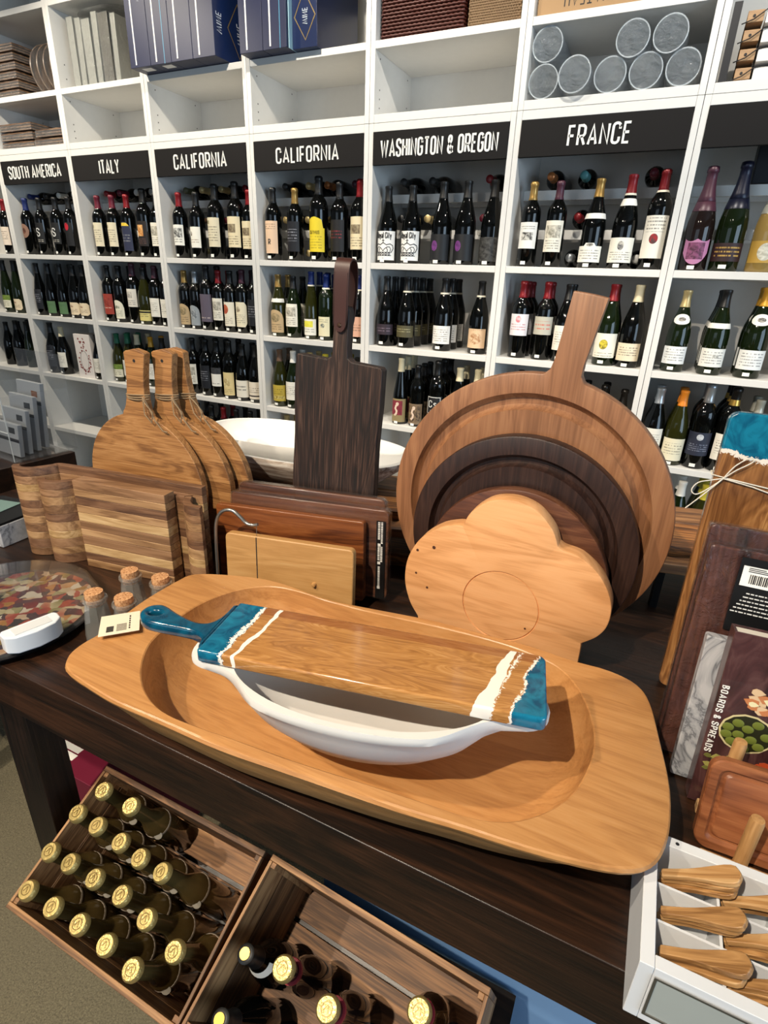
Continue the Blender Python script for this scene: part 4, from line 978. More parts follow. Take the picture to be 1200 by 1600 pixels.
mixl = lambda u: [x*(1-u)+y*u for x, y in zip(bs, ro)]
H = .094
loops = [L(bs, 0, .6), L(bs, .0005), L(mixl(.40), .010), L(mixl(.70), .036), L(mixl(.86), .066), L(mixl(.93), .0785), L(ro, .085, 1, -.002), L(ro, H-.005), L(ro, H-.0012, 1, -.002), L(ro, H, 1, -.005),
         L(rb, H-.0002, 1, .0015), L(rb, H-.0015, 1, -.0003), L(rb, H-.020, .986), L(rb, H-.038, .962), L(rb, H-.053, .922), L(rb, .031, .86), L(rb, .0250, .76), L(rb, .0215, .6), L(rb, .0205, .2)]
ob('carved_bowl', G().rings(loops).mesh(ang=26), m_cherry, t)

# white bowl with handles, across the big bowl
WA = math.radians(12.4); ZW = 1.100
prof = [(-.004, 0), (-.002, .014), (.006, .026), (.022, .033), (.048, .036), (.072, .044), (.090, .060), (.112, .078), (.150, .089), (.200, .094), (.250, .094), (.300, .088), (.330, .078), (.358, .056), (.376, .042), (.395, .034), (.418, .033), (.436, .026), (.446, .014), (.449, 0)]
def dens(p, n):
    o = []
    for i in range(len(p)-1):
        p0, p1, p2, p3 = p[max(i-1, 0)], p[i], p[i+1], p[min(i+2, len(p)-1)]
        for k in range(n):
            u = k/n; o.append(tuple(.5*((2*p1[j])+(-p0[j]+p2[j])*u+(2*p0[j]-5*p1[j]+4*p2[j]-p3[j])*u*u+(-p0[j]+3*p1[j]-3*p2[j]+p3[j])*u**3) for j in (0, 1)))
    return o+[p[-1]]
fr = dens(prof, 3); outl = [(x, -d) for x, d in fr]+[(x, d) for x, d in fr[-2:0:-1]]
n = len(outl); cx0 = .2225
def inner(x, d, sh):  # ellipse like basin
    a = math.atan2(d/.075, (x-cx0)/.155); return (cx0+.150*sh*math.cos(a), .077*sh*math.sin(a))
Wv = lambda pts, z: [Vector((x, y, z)) for x, y in pts]
basin = lambda s, z: Wv([inner(x, y, s) for x, y in outl], z)
t = thing('serving_bowl', 'white wooden bowl with two stub handles inside the large honey bowl', 'bowl', T(2.562, -1.905, ZW-.072, WA))
sc = lambda k: [(cx0+(x-cx0)*k, y*k) for x, y in outl]
def under(s, z): return Wv([(inner(x, y, s)[0], inner(x, y, s)[1]) for x, y in outl], z)
blend = lambda u, s, z: [a.lerp(b, u) for a, b in zip(under(s, z), Wv(outl, z))]
HB = .072
loops = [under(.35, -.022), under(.5, -.0215), under(.78, -.008), under(.98, .016), under(1.10, .040), blend(.35, 1.14, .055), blend(1, 1, HB-.010), Wv(outl, HB-.004), Wv(sc(.992), HB),
         basin(1.12, HB-.0005), basin(1.105, HB-.003), basin(1.06, HB-.022), basin(.95, .028), basin(.82, .010), basin(.62, -.001), basin(.4, -.006), basin(.15, -.007)]
ob('bowl_body', G().rings(loops).mesh(ang=42), m_bowlw, t)

# resin board
tb = NT('acacia_with_ocean_resin'); o_ = tb.obj(); sp = tb.n('ShaderNodeSeparateXYZ'); tb.set(sp.inputs[0], o_); X_, Y_ = sp.outputs[0], sp.outputs[1]
big = tb.noise(tb.mapp(o_, (5, 26, 26)), 1.3, 3, 1.6, .5); rg = tb.math('FRACT', tb.math('MULTIPLY', big, 9)); rg = tb.math('ABSOLUTE', tb.math('SUBTRACT', tb.math('MULTIPLY', rg, 2), 1))
fib = tb.noise(tb.mapp(o_, (6, 180, 180)), 2, 2)
wc = tb.ramp(tb.math('ADD', tb.math('ADD', tb.math('MULTIPLY', big, .6), tb.math('MULTIPLY', rg, .22)), tb.math('MULTIPLY', tb.math('SUBTRACT', fib, .5), .3)), (.2, hx('7a4a20')), (.45, hx('b07a40')), (.7, hx('d0a066')))
strip = tb.math('GREATER_THAN', Y_, .096); wc = tb.mix(.35, wc, hx('b5824a')); wc = tb.mix(tb.math('MULTIPLY', strip, .5), wc, hx('7a3a1c'))
foam = tb.noise(o_, 150, 5, 1.5, .7); nb = tb.noise(o_, 22, 3); nbx = tb.math('MULTIPLY', tb.math('SUBTRACT', nb, .5), .022)
def line(x0, k, curve=0):  # signed distance along x from a slanted edge x0 + k*y
    e = tb.math('ADD', x0, tb.math('MULTIPLY', Y_, k)); return tb.math('SUBTRACT', tb.math('ADD', X_, nbx), e)
blue = tb.ramp(tb.noise(o_, 30, 4, 2), (.35, hx('084766')), (.6, hx('14708f')))
dL = line(.036, .07); dR = line(.388, .22)
inL = tb.math('LESS_THAN', dL, 0); inR = tb.math('GREATER_THAN', dR, 0); inB = tb.math('MAXIMUM', inL, inR)
dark2 = wc; c = tb.mix(inB, wc, blue)
def band(d, wdt, thr):
    f = tb.math('SUBTRACT', 1, tb.math('DIVIDE', tb.math('ABSOLUTE', d), wdt)); f = tb.math('ADD', f, tb.math('MULTIPLY', tb.math('SUBTRACT', foam, .5), 2.6)); return tb.math('GREATER_THAN', f, thr)
m1 = band(tb.math('ADD', dL, .003), .007, .62); m2 = band(tb.math('ADD', dR, .001), .006, .75); m2b = band(tb.math('SUBTRACT', dR, .010), .014, 1.55)
dW = line(.050, .14); m3 = tb.math('LESS_THAN', tb.math('ABSOLUTE', dW), .0026)
dW2 = line(.352, .27); wd = tb.math('SUBTRACT', .0105, tb.math('MULTIPLY', Y_, .055)); m4 = tb.math('LESS_THAN', tb.math('ABSOLUTE', dW2), wd)
m5 = band(tb.math('SUBTRACT', dW2, .010), .009, .85)
mm = tb.math('MAXIMUM', tb.math('MAXIMUM', m1, m2), tb.math('MAXIMUM', tb.math('MAXIMUM', m3, m4), tb.math('MAXIMUM', m5, m2b)))
c = tb.mix(mm, c, hx('efebe0'))
m_ocean = tb.out(c, .16, Coat_Weight=.5, Coat_Roughness=.06)
tb2 = NT('blue_resin'); m_resin = tb2.out(tb2.ramp(tb2.noise(tb2.obj(), 30, 4, 2), (.35, hx('063a54')), (.6, hx('0a5470'))), .14, Coat_Weight=.6, Coat_Roughness=.05)
def curve_mesh(outs, th, bev, plane='XY'):
    cu = bpy.data.curves.new('c', 'CURVE'); cu.dimensions = '2D'; cu.fill_mode = 'BOTH'; cu.extrude = th/2-bev; cu.bevel_depth = bev; cu.offset = -bev; cu.bevel_resolution = 2
    for o in outs:
        s = cu.splines.new('POLY'); s.points.add(len(o)-1); s.use_cyclic_u = True
        for i, p in enumerate(o): s.points[i].co = (p[0], p[1], 0, 1)
    oo = bpy.data.objects.new('tmp', cu); COL.objects.link(oo); dg = bpy.context.evaluated_depsgraph_get(); dg.update()
    me = bpy.data.meshes.new_from_object(oo.evaluated_get(dg)); bpy.data.objects.remove(oo)
    if plane == 'XZ': me.transform(Matrix.Rotation(PI/2, 4, 'X'))
    me.shade_smooth(); me.set_sharp_from_angle(angle=math.radians(38)); return me
RB = T(2.588, -1.936, 1.1015+.009, math.radians(11.75))
t = thing('resin_board', 'acacia serving board with blue ocean resin ends laid over the white bowl', 'board', RB)
blade = rrect(0, 0, .423, .115, (.008, .010, .004, .004), 4)
sh = [(.001, .006), (-.004, .012), (-.006, .022), (-.014, .030), (-.028, .035), (-.05, .036), (-.08, .036), (-.100, .038), (-.113, .046), (-.119, .057), (-.117, .069), (-.108, .077), (-.094, .078), (-.07, .067), (-.045, .058), (-.027, .055), (-.015, .060), (-.008, .074), (-.006, .092), (-.005, .106), (.001, .110)]
ob('blade', curve_mesh([blade], .018, .003), m_ocean, t)
ob('handle', curve_mesh([dens([(x, y) for x, y in sh], 3), [(-.098+.010*math.cos(a), .0575+.0055*math.sin(a)) for a in [2*PI*k/14 for k in range(14)]]], .0178, .0045), m_resin, t, 'glossy blue resin handle with a hanging hole')
t = thing('swing_tag', 'small cream paper tag with barcode below the blue handle', 'tag', T(2.3765, -1.914, 1.052, math.radians(47), math.radians(-3)))
boxo('tag_card', (-.004, 0, 0), (.052, .060, .0006), plain('tag_cream_card', 'e6dcc4', .6), t)
g = G(); x = .006
for i in range(13): wv = (.0006, .0011, .0008)[i % 3]; g.box((.006, .008+i*.0013, .0007), (.016, .008+i*.0013+wv, .0009))
for i in range(6): g.box((.020, .008+i*.0035, .0007), (.034, .0095+i*.0035, .0009)); g.box((.037, .01+i*.007, .0007), (.039, .0145+i*.007, .0009))
ob('tag_print', g.mesh(), m_ink, t)

# ------------------------------------------------------------ upright boards on the table
def stand(X, Y, yaw, lean=0, roll=0, w=.2, th=.02, z0=TT):
    y, l, r = (math.radians(q) for q in (yaw, lean, roll)); return T(X, Y, z0+th*math.sin(l)+(w*math.sin(r) if r > 0 else 0)+.0005, y, -l, r)
def radial(name, outl, th, mat, parent, grv=None, c=(0, 0), bv=.003):
    """upright board, front at y=0; outl [(x,z)] star shaped about c; grv (r_out, r_in, depth)"""
    def lp(k, y, off=0):
        o = []
        for x, z in outl:
            dx, dz = x-c[0], z-c[1]; d = math.hypot(dx, dz); f = (d-off)/d*k; o.append(Vector((c[0]+dx*f, y, c[1]+dz*f)))
        return o
    def ci(r, y): return [Vector((c[0]+r*(x-c[0])/math.hypot(x-c[0], z-c[1]), y, c[1]+r*(z-c[1])/math.hypot(x-c[0], z-c[1]))) for x, z in outl]
    L = [lp(1, th, bv), lp(1, th-bv*.3, bv*.3), lp(1, th-bv), lp(1, bv), lp(1, bv*.3, bv*.3), lp(1, 0, bv)]
    if grv:
        a, b, d = grv; L += [ci(a, 0), ci(a-(a-b)*.12, d*.6), ci(a-(a-b)*.35, d), ci(b+(a-b)*.3, d), ci(b+(a-b)*.08, d*.6), ci(b, .0004), ci(b*.5, .0004)]
    return ob(name, G().rings(L).mesh(ang=35), mat, parent)
def circ_handle(R, ha, hl, wj, we, tilt, n=150, fil=.012):
    """circle radius R plus flared handle up, tilt to the right in degrees"""
    o = []; tl = math.radians(tilt)
    pts = []
    for k in range(n):
        a = 2*PI*k/n; pts.append((a, R))
    res = []
    for k in range(n*3):
        a = 2*PI*k/(n*3)      # measured from handle axis, clockwise
        d = a if a < PI else a-2*PI
        # handle boundary radius at this angle: half width w(r) = r*tan(d)
        r = R; ta = abs(math.tan(d)) if abs(d) < 1 else 9
        if abs(d) < 1:
            Rm = R+hl; lo = None
            for q in range(40):
                rr = Rm*(1-q/40*(1-(R*.9)/Rm)); hw = wj+(we-wj)*max(0, (rr*math.cos(d)-R)/hl)
                ext = fil*math.exp(-max(0, rr*math.cos(d)-R)/(fil*.6))
                if rr*abs(math.sin(d)) <= hw+ext and rr*math.cos(d) <= Rm: r = max(R, rr); break
        res.append((r, d))
    return [(r*math.sin(d+tl), r*math.cos(d+tl)) for r, d in res]
m_oak = wood('warm_oak', '644028', '8f6242', 'a87b55', 'z', .48, 1.3, 5, .55, .2, soft=.45)
m_waln = wood('dark_walnut', '1a0e0b', '2e1c16', '452e25', 'z', .45, 1.3, 6, .6, .2, soft=.35)
m_brown = wood('mid_brown_walnut', '3c2115', '5e3824', '855a3c', 'x', .4, .9, 6, .4, .15, soft=.3)
c0 = (0, .2375)
t = thing('round_board', 'largest round oak board with juice groove and flared handle', 'board', T(2.871, -1.452, TT+.2375))
radial('board_body', circ_handle(.2365, 0, .122, .0205, .027, 9.0), .026, m_oak, t, (.205, .178, .0125))
t = thing('round_board', 'dark walnut round board with groove leaning before the oak board', 'board', T(2.878, -1.488, TT+.1905))
radial('board_body', [(.190*math.cos(a), .190*math.sin(a)) for a in [2*PI*k/160 for k in range(160)]], .026, m_waln, t, (.160, .140, .012))
t = thing('round_board', 'smallest brown round board directly behind the flower shaped board', 'board', T(2.882, -1.520, TT+.1515))
radial('board_body', [(.151*math.cos(a), .151*math.sin(a)) for a in [2*PI*k/140 for k in range(140)]], .022, m_brown, t)
# flower board
FL = [(2.790, .9505), (2.780, .962), (2.745, .982), (2.736, 1.000), (2.719, 1.026), (2.708, 1.066), (2.712, 1.110), (2.732, 1.150), (2.762, 1.177), (2.790, 1.189), (2.803, 1.191), (2.815, 1.217), (2.843, 1.242), (2.879, 1.250), (2.914, 1.241), (2.941, 1.216), (2.953, 1.191), (2.962, 1.186), (2.990, 1.180), (3.021, 1.156), (3.041, 1.120), (3.044, 1.085), (3.034, 1.058), (3.012, 1.036), (3.013, 1.020), (3.013, .9505)]
cf = (2.879, 1.063)
def flower_outline():
    o = []; cus = {(2.803, 1.191), (2.953, 1.191), (3.012, 1.036), (2.736, 1.0)}
    idx = [i for i, p in enumerate(FL) if p in cus]; segs = []
    st_ = [0]+idx+[len(FL)-1]
    for a, b in zip(st_, st_[1:]): segs += dens(FL[a:b+1], 8)[:-1]
    segs += [FL[-1]]
    nb = 24
    segs += [(FL[-1][0]+(FL[0][0]-FL[-1][0])*k/nb, .9505) for k in range(1, nb)]
    return [(x-cf[0], z-cf[1]) for x, z in segs][::-1]
m_pinef = wood('pale_beech', 'b07640', 'dca26c', 'eab684', 'x', .5, .9, 6, .35, .12, soft=.5)
t = thing('flower_board', 'pale wooden flower shaped board with a circle groove', 'board', T(cf[0], -1.562, cf[1]))
fo = flower_outline()
radial('board_body', fo, .032, m_pinef, t, (.0640, .0615, .0022), bv=.0028)
g = G()
for kx, kz in ((-.095, .075), (-.115, .06), (-.115, .025), (-.10, .003), (.0, .155-.0)):
    pass
ob('knots', (lambda g: [g.lathe([(.0001, -.0004), (r, -.0004), (r, .0005)], 10, T(x, 0, z, 0, PI/2) @ Matrix.Scale(-1, 4, (0, 0, 1))) for x, z, r in ((-.121, .078, .0030), (-.150, .066, .0024), (-.150, .022, .0020), (-.128, -.001, .0022), (.045, -.028, .0016))] and g)(G()).mesh(), plain('knot_brown', '4a2614', .7), t, 'small dark knots')

# dark rough board with leather strap
m_rough = wood('rough_dark_wood', '130b09', '2a1a14', '4d382e', 'z', .62, 1.1, 10, 1.2, .9)
DB = stand(2.379, -1.437, 2, 0, 3.0, .185, .022)
t = thing('plank_board', 'rough dark brown plank board with leather strap loop', 'board', DB)
W, Hb = .187, .455
outb = dens([(0, 0), (.001, .1), (-.001, .2), (.002, .3), (.000, .38), (.002, Hb-.004)], 3)+[(.006, Hb), (.070, Hb-.002), (.079, Hb+.004), (.081, Hb+.020), (.081, Hb+.085), (.084, Hb+.094), (.109, Hb+.094), (.112, Hb+.085), (.112, Hb+.020), (.114, Hb+.005), (.122, Hb-.001), (W-.006, Hb-.003), (W-.001, Hb-.008)]+dens([(W, .38), (W-.002, .3), (W+.001, .2), (W, .1), (W, 0)], 3)
prism('plank_body', outb, .022, m_rough, t, .0025)
m_leather = plain('brown_leather', '3c1f18', .45)
yz = [(-.004, Hb+.050), (-.0045, Hb+.08), (-.006, Hb+.12), (-.006, Hb+.150), (-.002, Hb+.166), (.008, Hb+.172), (.020, Hb+.168), (.028, Hb+.150), (.029, Hb+.12), (.026, Hb+.08), (.0258, Hb+.050)]
yz = dens(yz, 4); vs = []; fs = []
for i, (y, z) in enumerate(yz):
    a = yz[max(i-1, 0)]; b = yz[min(i+1, len(yz)-1)]; d = Vector((b[0]-a[0], b[1]-a[1])).normalized(); nn = Vector((-d.y, d.x))*.0016
    e = min(i, len(yz)-1-i); hw = .0150*(1 if e > 5 else math.sqrt(max(.08, 1-((5-e)/5.2)**2)))
    for sx in (-1, 1):
        for sn in (-1, 1): vs.append((.0965+sx*hw, y+nn.x*sn, z+nn.y*sn))
for i in range(len(yz)-1):
    a = 4*i; fs += [(a, a+1, a+5, a+4), (a+1, a+3, a+7, a+5), (a+3, a+2, a+6, a+7), (a+2, a, a+4, a+6)]
fs += [(0, 2, 3, 1), tuple(4*len(yz)-4+q for q in (0, 1, 3, 2))]
LS = bevel(ob('leather_strap', mesh('strap', vs, fs, ang=50), m_leather, t, 'folded brown leather hanging strap'), .0006, 1)
ob('strap_stitching', G().tube([(.0835, -.0062+.0, Hb+.060), (.0835, -.0075, Hb+.11), (.0835, -.0078, Hb+.15)], .0005, 5).tube([(.1095, -.0062, Hb+.060), (.1095, -.0075, Hb+.11), (.1095, -.0078, Hb+.15)], .0005, 5).mesh(), plain('dark_thread', '1c0f0c', .8), LS)
ob('rivet', G().lathe([(.0001, .0018), (.0030, .0014), (.0042, 0), (.0001, 0)], 14, T(.0965, -.0062, Hb+.062, 0, PI/2)).mesh(), plain('aged_brass', '5c4334', .35, .8), LS)

# pine paddle boards with twine
m_pine = wood('brushed_pine', '6a4424', '9a6c3e', 'b88a58', 'x', .55, 2.2, 4, .7, .5, knots=True, soft=.2)
m_pineh = m_pine
m_twine = plain('jute_twine', '8a7458', .9)
def pine(X, Y, hx_, lab, R=.158, yaw=4):
    t = thing('paddle_board', lab, 'board', stand(X, Y, yaw, 0, 0, .3, .018), 'round pine paddle boards')
    o = []
    for k in range(90):
        a = math.radians(90-14.0+ -(332)*k/89); o.append((R*math.cos(a), R+R*math.sin(a)))
    hb = [(o[-1][0]+.003, 2*R+.004), (-.029, 2*R+.016), (-.024, 2*R+.045), (-.0235, 2*R+.085), (-.028, 2*R+.128)]
    top = [(-.022, 2*R+.131), (0, 2*R+.136), (.022, 2*R+.131)]
    hand = dens(hb, 3)+top+[(-x, z) for x, z in dens(hb, 3)[::-1]]
    hand = [(x+hx_*max(0, z-2*R)/.13, z) for x, z in hand]
    prism('paddle_body', o+hand, .018, m_pine, t, .002)
    ob('hanging_hole', G().lathe([(.0001, -.0003), (.0035, -.0003), (.0035, .0004)], 12, T(hx_*.9, 0, 2*R+.112, 0, PI/2) @ Matrix.Scale(-1, 4, (0, 0, 1))).mesh(), m_ink, t)
    g = G(); zc = 2*R+.034
    for q in range(3):
        g.tube([((.0285+.001*q)*math.cos(a)*1.0+hx_*.25, .009+(.0125)*math.sin(a)*1.0, zc+.0035*q+.002*math.sin(a+q)) for a in [2*PI*k/20 for k in range(21)]], .0016, 5)
    ex = [(.026+hx_*.25, -.004, zc+.004), (.045, -.008, zc-.012), (.060, -.010, zc-.040), (.075, -.008, zc-.060), (.085, -.006, zc-.062)]
    g.tube(ex, .0015, 5)
    g.tube([(.024+hx_*.25, -.004, zc+.004), (.04, -.012, zc-.004), (.058, -.012, zc-.022), (.05, -.010, zc-.045), (.032, -.008, zc-.03), (.024+hx_*.25, -.004, zc+.004)], .0014, 5)
    ob('twine', g.mesh(ang=80), m_twine, t)
pine(2.050, -1.523, .016, 'front round pine paddle board with twine on its handle')
pine(2.098, -1.489, .010, 'middle round pine paddle board with twine on its handle')
pine(2.122, -1.456, -.016, 'rearmost round pine paddle board with twine on its handle')

# acacia: striped block board and two wavy trays
STR = [wood('acacia_strip_%s' % n_, a, b, c, 'x', .45, 1, 6, .35, .12, rnd=.12) for n_, a, b, c in (('brown', '66482f', '876446', 'a37e5c'), ('mid', '785739', 'a07c56', 'bb976e'), ('pale', '957448', 'b8976a', 'cdb084'), ('deep', '523828', '73523a', '8c6a50'))]
AY = 8
t = thing('striped_board', 'thick striped acacia board standing in front of the wavy trays', 'board', stand(2.000, -1.662, AY, 0, 0, .225, .030))
pat = [1, 3, 2, 0, 1, 0, 2, 1, 3, 1, 0]; z = 0; hs = [.018, .016, .020, .021, .015, .018, .020, .017, .019, .016, .019]
for i, (h_, pi_) in enumerate(zip(hs, pat)):
    boxo('wood_strip', (0, 0, z), (.225, .030, z+h_-.0003), STR[pi_], t, .0012); z += h_
HT = z
def wavy(name, lab, X, Y, yaw, path, Hh, seq, hs_):
    t = thing(name, lab, 'tray', stand(X, Y, yaw, 0, 0, .3, .02)); P = dens(path, 6); z = 0
    for hgt, s in zip(hs_, seq):
        vs = []; fs = []
        for i, (x, y) in enumerate(P):
            a = P[max(i-1, 0)]; b = P[min(i+1, len(P)-1)]; d = Vector((b[0]-a[0], b[1]-a[1])).normalized(); nn = Vector((-d.y, d.x))*.0075
            for q in (-1, 1):
                for zz in (z, z+hgt-.0003): vs.append((x+nn.x*q, y+nn.y*q, zz))
        for i in range(len(P)-1):
            a = 4*i; fs += [(a, a+1, a+5, a+4), (a+1, a+3, a+7, a+5), (a+3, a+2, a+6, a+7), (a+2, a, a+4, a+6)]
        fs += [(0, 2, 3, 1), tuple(4*len(P)-4+q for q in (0, 1, 3, 2))]
        bevel(ob('wood_strip', mesh('strip', vs, fs, ang=50), STR[s], t), .0008, 1); z += hgt
    return t
wavy('wavy_tray', 'acacia tray with wavy ends directly behind the striped board', 2.0, -1.662, AY, [(-.092, .010), (-.082, .001), (-.065, -.002), (-.045, .006), (-.030, .022), (-.016, .036), (.004, .0405), (.12, .0405), (.238, .0405), (.252, .034), (.262, .018), (.276, .004), (.292, -.001), (.306, .002)], .185, [3, 1, 0, 2, 1, 3, 0, 1, 0, 3], [.021, .017, .020, .018, .021, .019, .020, .018, .017, .017])
wavy('wavy_tray', 'rearmost acacia tray with wavy ends, left of the pine paddles', 2.0, -1.662, AY, [(-.170, .022), (-.160, .011), (-.142, .007), (-.122, .014), (-.108, .030), (-.095, .048), (-.075, .0585), (.1, .0585), (.275, .0585)], .205, [0, 3, 1, 0, 1, 0, 3, 1, 2, 0, 3], [.019, .020, .018, .021, .017, .019, .018, .020, .017, .018, .018])

# cheese slicer
m_maple = wood('honey_maple', 'a07440', 'bc8f58', 'cda874', 'x', .42, 1.0, 5, .4, .1, soft=.4)
m_steel = plain('brushed_steel', 'a8a49c', .28, .9)
SM = stand(2.352, -1.618, 10, 4.5, -1.0, .26, .016)
t = thing('cheese_slicer', 'pale wooden cheese slicing board with wire and bent steel handle', 'cheese slicer', SM)
prism('board_body', rrect(0, 0, .262, .140, (.004, .010, .010, .004), 5), .018, m_maple, t, .003)
boxo('wire_slot', (.0655, -.0004, .002), (.0675, .0003, .138), m_ink, t)
hp = dens([(-.024, .030), (-.024, .12), (-.020, .160), (-.006, .180), (.014, .184), (.030, .174), (.044, .162), (.058, .160), (.068, .163)], 4)
ob('steel_handle', G().tube([(x, .006, z) for x, z in hp], .0034, 10).mesh(ang=60), m_steel, t, 'bent steel wire handle')
ob('cutting_wire', G().tube([(.0665, -.0025+.006*(1-k), .165-.15*k) for k in (0, .15, 1)], .0006, 5).mesh(), m_steel, t)
ob('rubber_foot', G().lathe([(.0001, .007), (.0035, .006), (.005, 0), (.0001, 0)], 14, T(.185, 0, .060, 0, PI/2)).mesh(), m_maple, t)

# cherry and wrapped walnut boards
m_cherryb = wood('red_brown_cherry', '4a2614', '74401f', '945a30', 'x', .32, .9, 6, .35, .1)
m_wrapw = wood('wrapped_walnut', '3c2012', '5e3722', '7c5236', 'x', .25, .9, 6, .3, .1)
t = thing('cutting_board', 'red brown cherry board standing right behind the cheese slicer', 'board', stand(2.285, -1.562, 8, 4, -2, .318, .016))
prism('board_body', rrect(0, 0, .322, .166, .006, 4), .016, m_cherryb, t, .002)
t = thing('cutting_board', 'wrapped walnut board with black sleeve behind the cherry board', 'board', stand(2.300, -1.533, 7, 4, -2, .34, .018))
prism('board_body', rrect(0, 0, .345, .186, .012, 4), .018, m_wrapw, t, .003)
prism('film_wrap', rrect(-.0015, .0, .3465, .1875, .010, 4), .021, film('tight_film', .06, .12, (1, 1, 1, 1), 60, .5), t, .002, y0=-.0015)
boxo('paper_sleeve', (.322, -.0030, .004), (.340, -.0017, .165), plain('black_sleeve_paper', '0e0e0f', .4), t)
g = G(); R_ = random.Random(5)
for x0, z0, z1 in ((.3255, .128, .162), (.3315, .120, .162), (.3255, .085, .112), (.3310, .082, .112), (.3265, .03, .07)):
    zz = z0
    while zz < z1: h_ = R_.uniform(.0012, .003); g.box((x0, -.0034, zz), (x0+(.0042 if x0 != .3315 else .0038), -.0031, zz+h_)); zz += h_+.0012
for zz in (.114, .0765, .024): g.box((.3255, -.0034, zz), (.3312, -.0031, zz+.0055))
ob('sleeve_print', g.mesh(), m_whiteink, t, 'small white print and squares')
t = thing('cutting_board', 'rear wrapped walnut board, its glossy top edge before the dark plank', 'board', stand(2.295, -1.501, 6, 4, -2, .33, .018))
prism('board_body', rrect(0, 0, .330, .196, .014, 4), .018, m_wrapw, t, .004)
prism('film_wrap', rrect(-.0015, .0, .3315, .1975, .013, 4), .021, film('tight_film'), t, .003, y0=-.0015)

# cork jars
m_clear = sheer('clear_glass', 1.2, .03, .16, (.50, .50, .46, 1), 0, 0, .10)
tk = NT('cork'); v = tk.noise(tk.obj(), 260, 3); tk.bump(v, .4, .001); m_cork = tk.out(tk.ramp(v, (.35, hx('8c5c38')), (.5, hx('bd8a5c')), (.7, hx('d4a87c'))), .85)
for X, Y, lab in ((2.262, -1.836, 'corked glass jar nearest the round party platter'), (2.254, -1.756, 'corked glass jar at the back left, before the striped board'), (2.318, -1.746, 'corked glass jar at the back right, beside the big bowl rim'), (2.317, -1.823, 'corked glass jar at the front right, behind the paper tag')):
    if X > 2.33: X -= .010
    t = thing('corked_jar', lab, 'jar', T(X, Y, TT+.0005) @ Matrix.Diagonal((.86, .86, 1, 1)), 'four corked glass jars'); N8 = 10
    def oct_(r, z, n=10): return [Vector((r*math.cos(2*PI*k/n), r*math.sin(2*PI*k/n), z)) for k in range(n)]
    P = [(.026, 0), (.0285, .003), (.0285, .03), (.0225, .075), (.020, .086)]
    ob('glass_body', G().rings([oct_(r, z) for r, z in P]+[oct_(r-.002, z) for r, z in ((.020, .086), (.0225, .075), (.0282, .03), (.027, .006))]).mesh(ang=25), m_clear, t)
    ob('glass_rim', G().lathe([(.0185, .086), (.0225, .087), (.0235, .090), (.0225, .093), (.0185, .0935), (.0180, .090), (.0185, .086)], 28).mesh(), m_clear, t)
    ob('cork_lid', G().lathe([(.0001, .080), (.0165, .080), (.0175, .098), (.0168, .1035), (.0001, .1040)], 28).mesh(ang=50), m_cork, t)

# party platter
tp = NT('printed_food_photo'); o_ = tp.obj(); vo = tp.n('ShaderNodeTexVoronoi'); dx_ = tp.n('ShaderNodeTexNoise'); tp.set(dx_.inputs['Vector'], o_); tp.set(dx_.inputs['Scale'], 45); va_ = tp.n('ShaderNodeVectorMath', operation='MULTIPLY_ADD'); tp.set(va_.inputs[0], dx_.outputs['Color']); va_.inputs[1].default_value = (.022, .022, 0); tp.set(va_.inputs[2], o_); tp.set(vo.inputs['Vector'], va_.outputs[0]); tp.set(vo.inputs['Scale'], 62); 
sc_ = tp.n('ShaderNodeSeparateColor'); tp.set(sc_.inputs[0], vo.outputs['Color']); big = tp.noise(o_, 11, 2, .8); ff = tp.math('ADD', tp.math('MULTIPLY', sc_.outputs[0], .75), tp.math('MULTIPLY', big, .35))
cc = tp.ramp(ff, (.20, hx('2a2020')), (.33, hx('5a3440')), (.44, hx('8a1c20')), (.53, hx('c24a2c')), (.62, hx('e2d6ac')), (.70, hx('8a8a48')), (.78, hx('d08a34')), (.90, hx('efe6d0')))
edge = tp.math('MULTIPLY', vo.outputs['Distance'], 60); cc = tp.mix(tp.math('MINIMUM', tp.math('MULTIPLY', edge, .45), .6), cc, hx('221512')); m_food = tp.out(cc, .25, Coat_Weight=.5)
PX, PY = 2.045, -1.868
t = thing('party_platter', 'round lidded plastic platter with food photo on the table at left', 'platter', T(PX, PY, TT+.0005))
ob('platter_base', G().lathe([(.0001, 0), (.145, 0), (.156, .010), (.159, .013), (.157, .014), (.150, .012), (.0001, .010)], 48).mesh(ang=50), plain('black_plastic', '17171a', .3), t)
ob('photo_insert', G().lathe([(.0001, .0145), (.146, .0145), (.146, .0165), (.0001, .0168)], 48).mesh(ang=50), m_food, t, 'round printed photo of cut fruit, olives and nuts')
ob('clear_lid', G().lathe([(.158, .0145), (.160, .018), (.154, .022), (.150, .040), (.142, .046), (.0001, .048), (.0001, .0465), (.141, .0445), (.148, .038), (.152, .021), (.157, .0172)], 48).mesh(ang=50), sheer('clear_lid_plastic', .5, .05, .01, base=.015), t)
a0 = math.radians(-14)
for nm, da, lab in (('latch', 0, 'white plastic carry latch'),):
    M_ = Matrix.Rotation(a0, 4, 'Z') @ T(.146, 0, .026)
    out = [(-.018, -.040), (-.010, -.044), (.006, -.043), (.018, -.030), (.023, 0), (.018, .030), (.006, .043), (-.010, .044), (-.018, .040)]
    o = ob('latch', G().rings([[Vector((x, y, z)) for x, y in out] for z in (-.006, .026)]).mesh(ang=50), plain('white_latch_plastic', 'dfe4ea', .35), t, lab, M_); bevel(o, .003)
    boxo('latch_inset', (-.010, -.028, .0262), (.012, .028, .0268), plain('pale_latch_face', 'd0d4d6', .4), t, M=M_)
